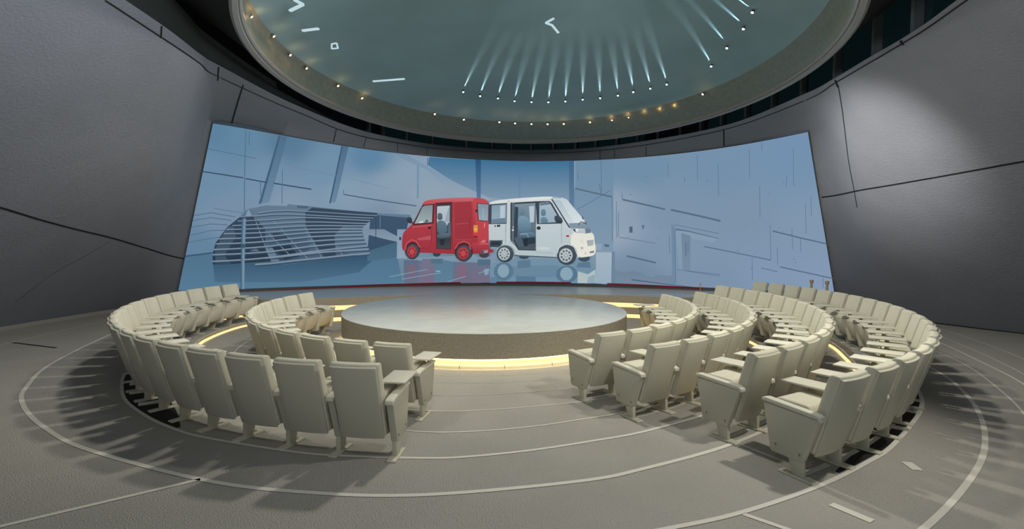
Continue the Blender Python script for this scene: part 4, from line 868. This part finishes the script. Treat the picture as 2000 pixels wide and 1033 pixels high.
obj('dome_lip', bm, M_LIP, dome, True)
# soffit from the lip out to the head of the clerestory
RIMC = [cr(RIM, k/8) for k in range(19*8+1)]
def rim_off(i, d, z):
    a, b = RIMC[max(i-1, 0)], RIMC[min(i+1, len(RIMC)-1)]; l = math.hypot(b[0]-a[0], b[1]-a[1])
    return Vector((RIMC[i][0]-(b[1]-a[1])/l*d, RIMC[i][1]+(b[0]-a[0])/l*d, z))
bm = bmesh.new(); g = []
for i in range(len(RIMC)):
    q = rim_off(i, .36, 6.12); a = math.atan2((q.y-10.62)/6.24, (q.x-.49)/5.12); p = ring_pt(1, a)
    d = Vector((math.cos(a), math.sin(a), 0)); g.append((bm.verts.new(p+d*.165+Vector((0, 0, -.02))), bm.verts.new(q)))
for A, B in zip(g, g[1:]): bm.faces.new((A[0], A[1], B[1], B[0]))
tag(obj('ceiling', bm, M_BLACK, smooth=True), kind='structure')
bm = bmesh.new(); g = []
for i in range(len(RIMC)):
    g.append((bm.verts.new(rim_off(i, .36, 5.19)), bm.verts.new(rim_off(i, .36, 6.14))))
for A, B in zip(g, g[1:]): bm.faces.new((A[0], A[1], B[1], B[0]))
tag(obj('wall_clerestory', bm, M_DARK, smooth=True), kind='structure')
# panel fascia on the left, tapering towards the back
bm = bmesh.new(); g = []
i0, i1 = 8, 54
for i in range(i0, i1+1):
    h = .62*(1-((i-i0)/(i1-i0))**2.2)+.01
    g.append((bm.verts.new(rim_off(i, .05, 5.2)), bm.verts.new(rim_off(i, .07, 5.2+h)), bm.verts.new(rim_off(i, .30, 5.2+h*1.05))))
for A, B in zip(g, g[1:]):
    bm.faces.new((A[0], A[1], B[1], B[0])); bm.faces.new((A[1], A[2], B[2], B[1]))
tag(obj('trim_1', bm, M_FASC), kind='structure')
bm = bmesh.new(); g = []
for i in range(i0, i1-6):
    h = .62*(1-((i-i0)/(i1-i0))**2.2)
    g.append((bm.verts.new(rim_off(i, .2, 5.2+h)), bm.verts.new(rim_off(i, .22, 5.42+h))))
for A, B in zip(g, g[1:]): bm.faces.new((A[0], A[1], B[1], B[0]))
tag(obj('trim_2', bm, M_MULL), kind='structure')
# clerestory windows
DIV = [(5.4, 4.9), (5.62, 5.9), (5.8, 6.85), (6.04, 7.99), (6.05, 8.88), (6.24, 10.21), (6.26, 11.38), (6.15, 12.41), (5.96, 13.36), (5.67, 14.14), (5.32, 14.75), (4.95, 15.33), (4.46, 15.88), (3.92, 16.3), (3.36, 16.75), (2.74, 17.13), (2.12, 17.43), (1.4, 17.65), (.66, 17.72), (-.02, 17.69), (-.66, 17.61), (-1.53, 17.26), (-2.55, 16.83), (-3.28, 16.17), (-3.85, 15.63), (-4.15, 15.19), (-4.41, 14.78)]
for k, (a, b) in enumerate(zip(DIV, DIV[1:])):
    a, b = Vector((*a, 0)), Vector((*b, 0)); d = (b-a); l = d.length; d.normalize(); n = Vector((-d.y, d.x, 0))   # n points into the room
    o = Vector((.3, 9, 0))-(a+b)/2
    if n.dot(o) < 0: n = -n
    w = empty('window_%d' % (k+1), (a+b)/2+Vector((0, 0, 5.2))-n*.30); tag(w, kind='structure')
    w.rotation_euler.z = math.atan2(d.y, d.x); s = 1 if Vector((-d.y, d.x, 0)).dot(n) > 0 else -1
    h = l/2
    bm = bmesh.new(); box(bm, -h+.05, h-.05, s*.0, s*.012, .06, .93); obj('window_pane', bm, M_GLASS, w)
    bm = bmesh.new(); box(bm, -h-.035, -h+.035, -.02, s*.14, .0, .93); box(bm, -h, h, 0, s*.04, .0, .06); obj('window_frame', bm, M_MULL, w)
    if k < 14:
        bm = bmesh.new(); box(bm, -h+.04, -h+.10, 0, s*.03, .06, .93); obj('window_reveal', bm, M_REVEAL, w)

# ------------------------------------------------------------------ dome lamps and imitated reflections
ORD = ['first', 'second', 'third', 'fourth', 'fifth', 'sixth', 'seventh', 'eighth', 'ninth', 'tenth', 'eleventh', 'twelfth', 'thirteenth', 'fourteenth', 'fifteenth', 'sixteenth', 'seventeenth', 'eighteenth', 'nineteenth', 'twentieth']
WH = [(-1.37, 14.09), (-.93, 14.47), (-.43, 14.69), (.05, 14.97), (.55, 15.06), (1.05, 15.06), (1.54, 14.97), (2.02, 14.77), (2.5, 14.61), (2.95, 14.35), (3.3, 14.01), (3.68, 13.69), (4.01, 13.33), (4.59, 12.87), (4.63, 11.96), (4.52, 10.85), (4.43, 9.89), (4.27, 9.19)]
AM = [(-4.36, 8.46), (-4.37, 9.26), (-4.48, 10.19), (-4.47, 10.97), (-4.21, 12.19), (-3.94, 13.23), (-2.29, 14.84), (-1.5, 15.49), (-.42, 15.79), (.07, 15.95), (.59, 16.03), (1.1, 16.03), (1.61, 15.98), (2.4, 15.75), (3.02, 15.45), (3.45, 15.1), (3.85, 14.72), (4.2, 14.35), (4.5, 13.94), (4.76, 12.72)]
def lamp(name, label, group, p, aim, lens_m, r):
    t = empty(name, p); tag(t, label, 'ceiling lamp', group)
    t.rotation_euler = Vector(aim).to_track_quat('Z', 'Y').to_euler()
    bm = bmesh.new(); lathe(bm, [(0, -.07), (r*1.25, -.06), (r*1.3, .0), (r, .0)], 0, 0, 16); obj('lamp_housing', bm, M_METAL, t, True)
    bm = bmesh.new(); lathe(bm, [(r, -.004), (r*.7, .004), (0, .008)], 0, 0, 16); obj('lamp_lens', bm, lens_m, t, True)
    return t
def spot(name, loc, target, power, angle, blend, radius, col=(255, 255, 255)):
    l = bpy.data.lights.new(name, 'SPOT'); l.energy = power; l.spot_size = math.radians(angle); l.spot_blend = blend
    l.shadow_soft_size = radius; l.color = lin(col)
    o = bpy.data.objects.new(name, l); C.objects.link(o); o.location = loc
    o.rotation_euler = (Vector(target)-Vector(loc)).to_track_quat('-Z', 'Y').to_euler(); return o
dc = Vector((.985, 11.12, 0))
for i, (x, y) in enumerate(WH):
    rr = Vector((x, y, 0))-dc; rr.normalize()
    p = Vector((x, y, 6.13)); aim = (Vector((.9, 6.5, 0))-Vector((x, y, 0))).normalized()
    lamp('dome_spotlight', '%s small white spotlight from the left in the inner ring of the dome' % ORD[i], 'white dome spotlights', p, (aim.x*.55, aim.y*.55, -.75), M_WLAMP, .022)
    spot('dome_beam', p+aim*.02+Vector((0, 0, -.012)), p+aim*1.05+Vector((0, 0, .13)), 110, 52, 1, .012, (200, 236, 242)).scale = (.11, 1, 1)
for i, (x, y) in enumerate(AM):
    rr = Vector((x, y, 0))-Vector((.40, 10.22, 0)); rr.normalize()
    p = Vector((x, y, 5.70))-rr*.05
    lamp('cove_downlight', '%s small amber lamp from the left along the dome rim' % ORD[i], 'amber rim lamps', p, (-rr.x*.7, -rr.y*.7, -.7), M_ALAMP, .026)
    l = bpy.data.lights.new('cove_glow', 'POINT'); l.energy = .45; l.color = lin((255, 196, 120)); l.shadow_soft_size = .03
    o = bpy.data.objects.new('cove_glow', l); C.objects.link(o); o.location = p-rr*.14+Vector((0, 0, .0))
def reflection_marks(label, pts, w):  # glowing bars added where the dome only shows reflections
    t = empty('dome_reflection', pts[0]); tag(t, label, 'ceiling lamp')
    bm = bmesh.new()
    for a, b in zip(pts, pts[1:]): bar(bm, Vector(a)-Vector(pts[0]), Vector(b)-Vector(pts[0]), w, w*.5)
    obj('reflection_shape', bm, M_REFL, t)
reflection_marks('bright angular reflection at the upper left of the dome', [(-3.6, 8.29, 5.72), (-3.3, 8.07, 5.72), (-3.37, 7.92, 5.72)], 0.05)
reflection_marks('short pale reflection on the left side of the dome', [(-3.72, 9.06, 5.72), (-3.4, 8.97, 5.72)], 0.05)
reflection_marks("long thin pale reflection above the screen's left half", [(-3.25, 11.87, 5.72), (-2.48, 11.68, 5.72)], 0.05)
reflection_marks('small looped pale reflection high on the left of the dome', [(-3.5, 9.89, 5.72), (-3.37, 9.86, 5.72), (-3.31, 9.61, 5.72), (-3.42, 9.66, 5.72), (-3.5, 9.89, 5.72)], 0.03)
reflection_marks('curved pale reflection shape in the middle of the dome', [(0.73, 9.28, 6.05), (0.6, 9.47, 6.05), (0.72, 9.56, 6.05), (0.87, 9.9, 6.05)], 0.04)

# ------------------------------------------------------------------ theatre seats
def M_(build):
    """Mesh datablock from a builder."""
    bm = bmesh.new(); build(bm); me = bpy.data.meshes.new('tmp'); bmesh.ops.recalc_face_normals(bm, faces=bm.faces)
    for f in bm.faces: f.smooth = True
    for e in bm.edges:
        if len(e.link_faces) == 2 and e.calc_face_angle(0) > math.radians(42): e.smooth = False
    bm.to_mesh(me); bm.free(); return me
BW = .226
def b_back(bm): prism(bm, [(.065, .25), (-.02, .215), (-.075, .40), (-.216, .915), (-.205, .935), (-.15, .94), (-.125, .925), (-.03, .58)], -BW, BW, bow=.022, nx=6, bevel=.02, seg=3)
def b_shell(bm): prism(bm, [(-.012, .20), (-.034, .195), (-.243, .905), (-.215, .915)], -BW+.008, BW-.008, bow=.022, nx=6, bevel=.009, seg=2, taper=.03)
def b_seat(bm): prism(bm, [(.03, .30), (.12, .27), (.30, .44), (.355, .57), (.345, .61), (.30, .63), (.05, .62), (.02, .58)], -.205, .205, nx=4, bevel=.03, seg=3)
def b_pan(bm): prism(bm, [(.02, .215), (.17, .19), (.25, .225), (.315, .32), (.355, .44), (.385, .575), (.365, .585), (.30, .42), (.20, .28), (.03, .27)], -.212, .212, bevel=.012)
def b_side(bm): prism(bm, [(.385, .585), (-.125, .56), (-.105, .50), (.005, .165), (.02, .155), (.285, .155), (.305, .17)], -.034, .034, bevel=.009)
def b_arm(bm): prism(bm, [(.40, .59), (.40, .618), (.36, .63), (-.10, .602), (-.14, .585), (-.145, .545), (-.12, .545), (-.11, .562)], -.04, .04, bevel=.012, seg=3)
def b_cap(bm):
    for y, z in ((.03, .215), (.25, .235)):
        for x in (-.036, .036): box(bm, x-.003, x+.003, y-.006, y+.006, z-.011, z+.011)
def b_leg(bm): prism(bm, [(.012, .17), (.005, .012), (.10, .012), (.145, .17)], -.024, .024, bevel=.006)
def b_foot(bm): prism(bm, [(-.10, 0), (.225, 0), (.225, .012), (.215, .018), (-.09, .018), (-.10, .012)], -.045, .045, bevel=.003)
def b_tab(bm): prism(bm, [(.07, .682), (.50, .682), (.50, .702), (.07, .702)], -.16, .085, bevel=.008)
def b_post(bm): box(bm, -.022, .022, .26, .31, .60, .684, .004)
def b_rail(bm): box(bm, -.20, .20, .05, .10, 0.0, .008)
MESH = {n: M_(f) for n, f in dict(backrest=b_back, back_shell=b_shell, seat_cushion=b_seat, seat_pan=b_pan, side_panel=b_side, armrest=b_arm, bolt_cover=b_cap, leg=b_leg, foot_plate=b_foot, writing_tablet=b_tab, tablet_post=b_post, floor_rail=b_rail).items()}
for n, m in dict(backrest=M_CHAIR, back_shell=M_SHELL, seat_cushion=M_CHAIR, seat_pan=M_PLAST, side_panel=M_SHELL, armrest=M_PLAST, bolt_cover=M_BASEB, leg=M_LEG, foot_plate=M_LEG, writing_tablet=M_PLAST, tablet_post=M_LEG, floor_rail=M_RAIL).items():
    MESH[n].materials.append(m)
def inst(n, parent, loc=(0, 0, 0), rz=0):
    o = bpy.data.objects.new(n, MESH[n]); C.objects.link(o); o.parent = parent; o.location = loc; o.rotation_euler.z = rz; return o
def copy_tree(o, parent=None):
    c = o.copy(); C.objects.link(c); c.parent = parent
    for ch in o.children: copy_tree(ch, c)
    return c
def standard(root, x, y, rz):
    sp = inst('side_panel', root, (x, y, 0), rz); inst('armrest', sp); inst('bolt_cover', sp)
    lg = inst('leg', root, (x, y, 0), rz); inst('foot_plate', lg)
    return sp
def make_seat(pitch, half, R, rail):
    """half = half of the angular step between two seats; standards follow the curve of the row."""
    root = empty('theatre_seat')
    b = inst('backrest', root); inst('back_shell', b)
    s = inst('seat_cushion', root); inst('seat_pan', s)
    x = R*math.sin(half); y = -R*(1-math.cos(half))*-1
    standard(root, x, y, -half*-1)
    tb = inst('writing_tablet', root, (x, y, 0), half); inst('tablet_post', tb)
    if rail: inst('floor_rail', root)
    return root
ROWS = {   # cx, cy, radius, floor level, first angle, step, seats, curve correction, row words
    'L1': (-.2220, 10.2135, 4.3581, -.1, -1.7690, -.12797, 13, 0, 0, 'inner left row'),
    'L2': (-.5851, 10.7600, 6.2319, 0, -1.6530, -.09297, 19, .0122, -.1766, 'outer left row'),
    'R1': (-1.0704, 10.5897, 4.4651, -.1, -1.0906, .11855, 11, 0, 0, 'innermost right row'),
    'R2': (-1.2301, 10.8975, 5.6555, -.1, -1.0716, .09968, 13, 0, 0, 'second right row'),
    'R3': (-1.3736, 10.7402, 6.7390, 0, -1.0073, .08219, 16, 0, 0, 'third right row'),
    'R4': (-1.4116, 11.6064, 8.4344, 0, -1.0827, .06958, 20, .0400, .0505, 'outermost right row')}
for key, (cx, cy, R, z, p0, dp, n, ha, hb, words) in ROWS.items():
    left = key[0] == 'L'
    proto = make_seat(R*abs(dp), abs(dp)/2, R, not left)
    for i in range(n):
        root = proto if i == 0 else copy_tree(proto)
        a = p0+(i+.5)*dp; r = R+ha*math.cos(2*a)+hb*math.sin(2*a)
        root.location = (cx+r*math.cos(a), cy+r*math.sin(a), z)
        root.rotation_euler.z = a+PI/2     # +y of the seat looks at the centre of the row
        d = math.cos(a-math.atan2(root.location.y, root.location.x))
        view = 'seen from behind' if d < -.35 else ('seen from the front' if d > .35 else 'seen from the side')
        root['label'] = '%s cream theatre seat from the aisle in the %s, %s' % (ORD[i], words, view)
        root['category'] = 'chair'; root['group'] = 'cream theatre seats in the '+words
        if i == (n-1 if left else 0): end = root
    h = abs(dp)/2; standard(end, -R*math.sin(h), R*(1-math.cos(h)), -h)   # only the end seat has a second arm standard

# small things behind the last row
for x, y, h, lab in ((8.3, 13.9, .62, 'left of two small beige posts behind the outermost right row'), (8.45, 13.45, .62, 'right of two small beige posts behind the outermost right row')):
    t = empty('barrier_post', (x, y, 0)); tag(t, lab, 'post')
    bm = bmesh.new(); lathe(bm, [(0, 0), (.09, 0), (.09, .02), (.035, .03), (.03, h+.3), (.05, h+.31), (.05, h+.38), (0, h+.39)], 0, 0, 16); obj('post_body', bm, M_POST, t, True)
t = empty('microphone_stand', (5.6, 14.9, .5)); tag(t, 'thin little stand on the platform in front of the screen', 'stand')
bm = bmesh.new(); bar(bm, (0, 0, 0), (0, 0, .32), .02, .02); obj('stand_pole', bm, M_POST, t)
bm = bmesh.new(); bar(bm, (-.45, 0, .008), (.45, 0, .008), .03, .016); bar(bm, (0, -.2, .008), (0, .2, .008), .03, .016); obj('stand_base', bm, M_POST, t)

# ------------------------------------------------------------------ light
W = bpy.data.worlds.new('World'); S.world = W; W.use_nodes = True
bg = W.node_tree.nodes['Background']; bg.inputs['Color'].default_value = (.82, .9, 1, 1); bg.inputs['Strength'].default_value = .5
spot('key_spot', (.4, 8.4, 6.15), (.2, 8.3, 0), 760, 172, .25, .2, (255, 250, 238))
spot('added_row_spot_left', (-3.2, 8.0, 5.2), (-4.6, 9.2, 0), 450, 118, .5, .2, (255, 250, 238))  # this and the next are unseen spots added to shorten seat shadows
spot('added_row_spot_right', (3.4, 8.2, 5.2), (5.0, 9.8, 0), 500, 122, .5, .2, (255, 250, 238))
spot('side_spot', (4.9, 4.4, 4.9), (1.6, 5.6, 0), 620, 84, .8, .12, (255, 250, 240))
spot('front_fill', (-.5, 1.5, 5.6), (-.5, 11.5, .4), 380, 84, .9, .5, (255, 250, 240))
spot('wall_wash_right', (2.2, 7.3, 3.2), tuple(wall_pt(14.55, 3.75)), 1700, 38, 1, .2, (255, 250, 244))
spot('wall_fill_right', (1.0, 3.2, 4.6), tuple(wall_pt(16.4, 2.9)), 380, 80, 1, .3, (246, 248, 255))
spot('wall_wash_edge', (4.0, 8.8, 5.0), tuple(wall_pt(13.25, 3.7)), 260, 40, 1, .15, (255, 246, 232))
spot('wall_wash_left', (-.8, 4.2, 4.6), tuple(wall_pt(2.95, 3.7)), 720, 96, 1, .3, (240, 244, 255))
for p in ((5.75, 9.5, 5.95), (4.6, 14.4, 5.9), (.6, 16.7, 5.75), (-3.2, 14.9, 5.75)):  # added fill lights without fixtures, brighten the dark clerestory
    l = bpy.data.lights.new('clerestory_fill', 'POINT'); l.energy = 4; l.color = lin((190, 225, 225)); l.shadow_soft_size = .1
    o = bpy.data.objects.new('clerestory_fill', l); C.objects.link(o); o.location = p

spot('dome_fill', (2.2, 3.6, 4.4), (1.6, 9.2, 6.4), 110, 70, 1, .3, (200, 240, 245))  # added fill with no fixture behind it, lightens the dome

# ------------------------------------------------------------------ camera
cam = bpy.data.cameras.new('Camera'); cam.sensor_width = 36; cam.lens = 36*982.57/2000; cam.clip_end = 200
co = bpy.data.objects.new('Camera', cam); C.objects.link(co); co.location = (0, 0, 2.0303)
co.matrix_world = Matrix.Translation((0, 0, 2.0303)) @ Matrix.Rotation(PI/2-.0464, 4, 'X') @ Matrix.Rotation(.0053, 4, 'Z')
S.camera = co
S.view_settings.view_transform = 'Standard'
S.view_settings.look = 'None'
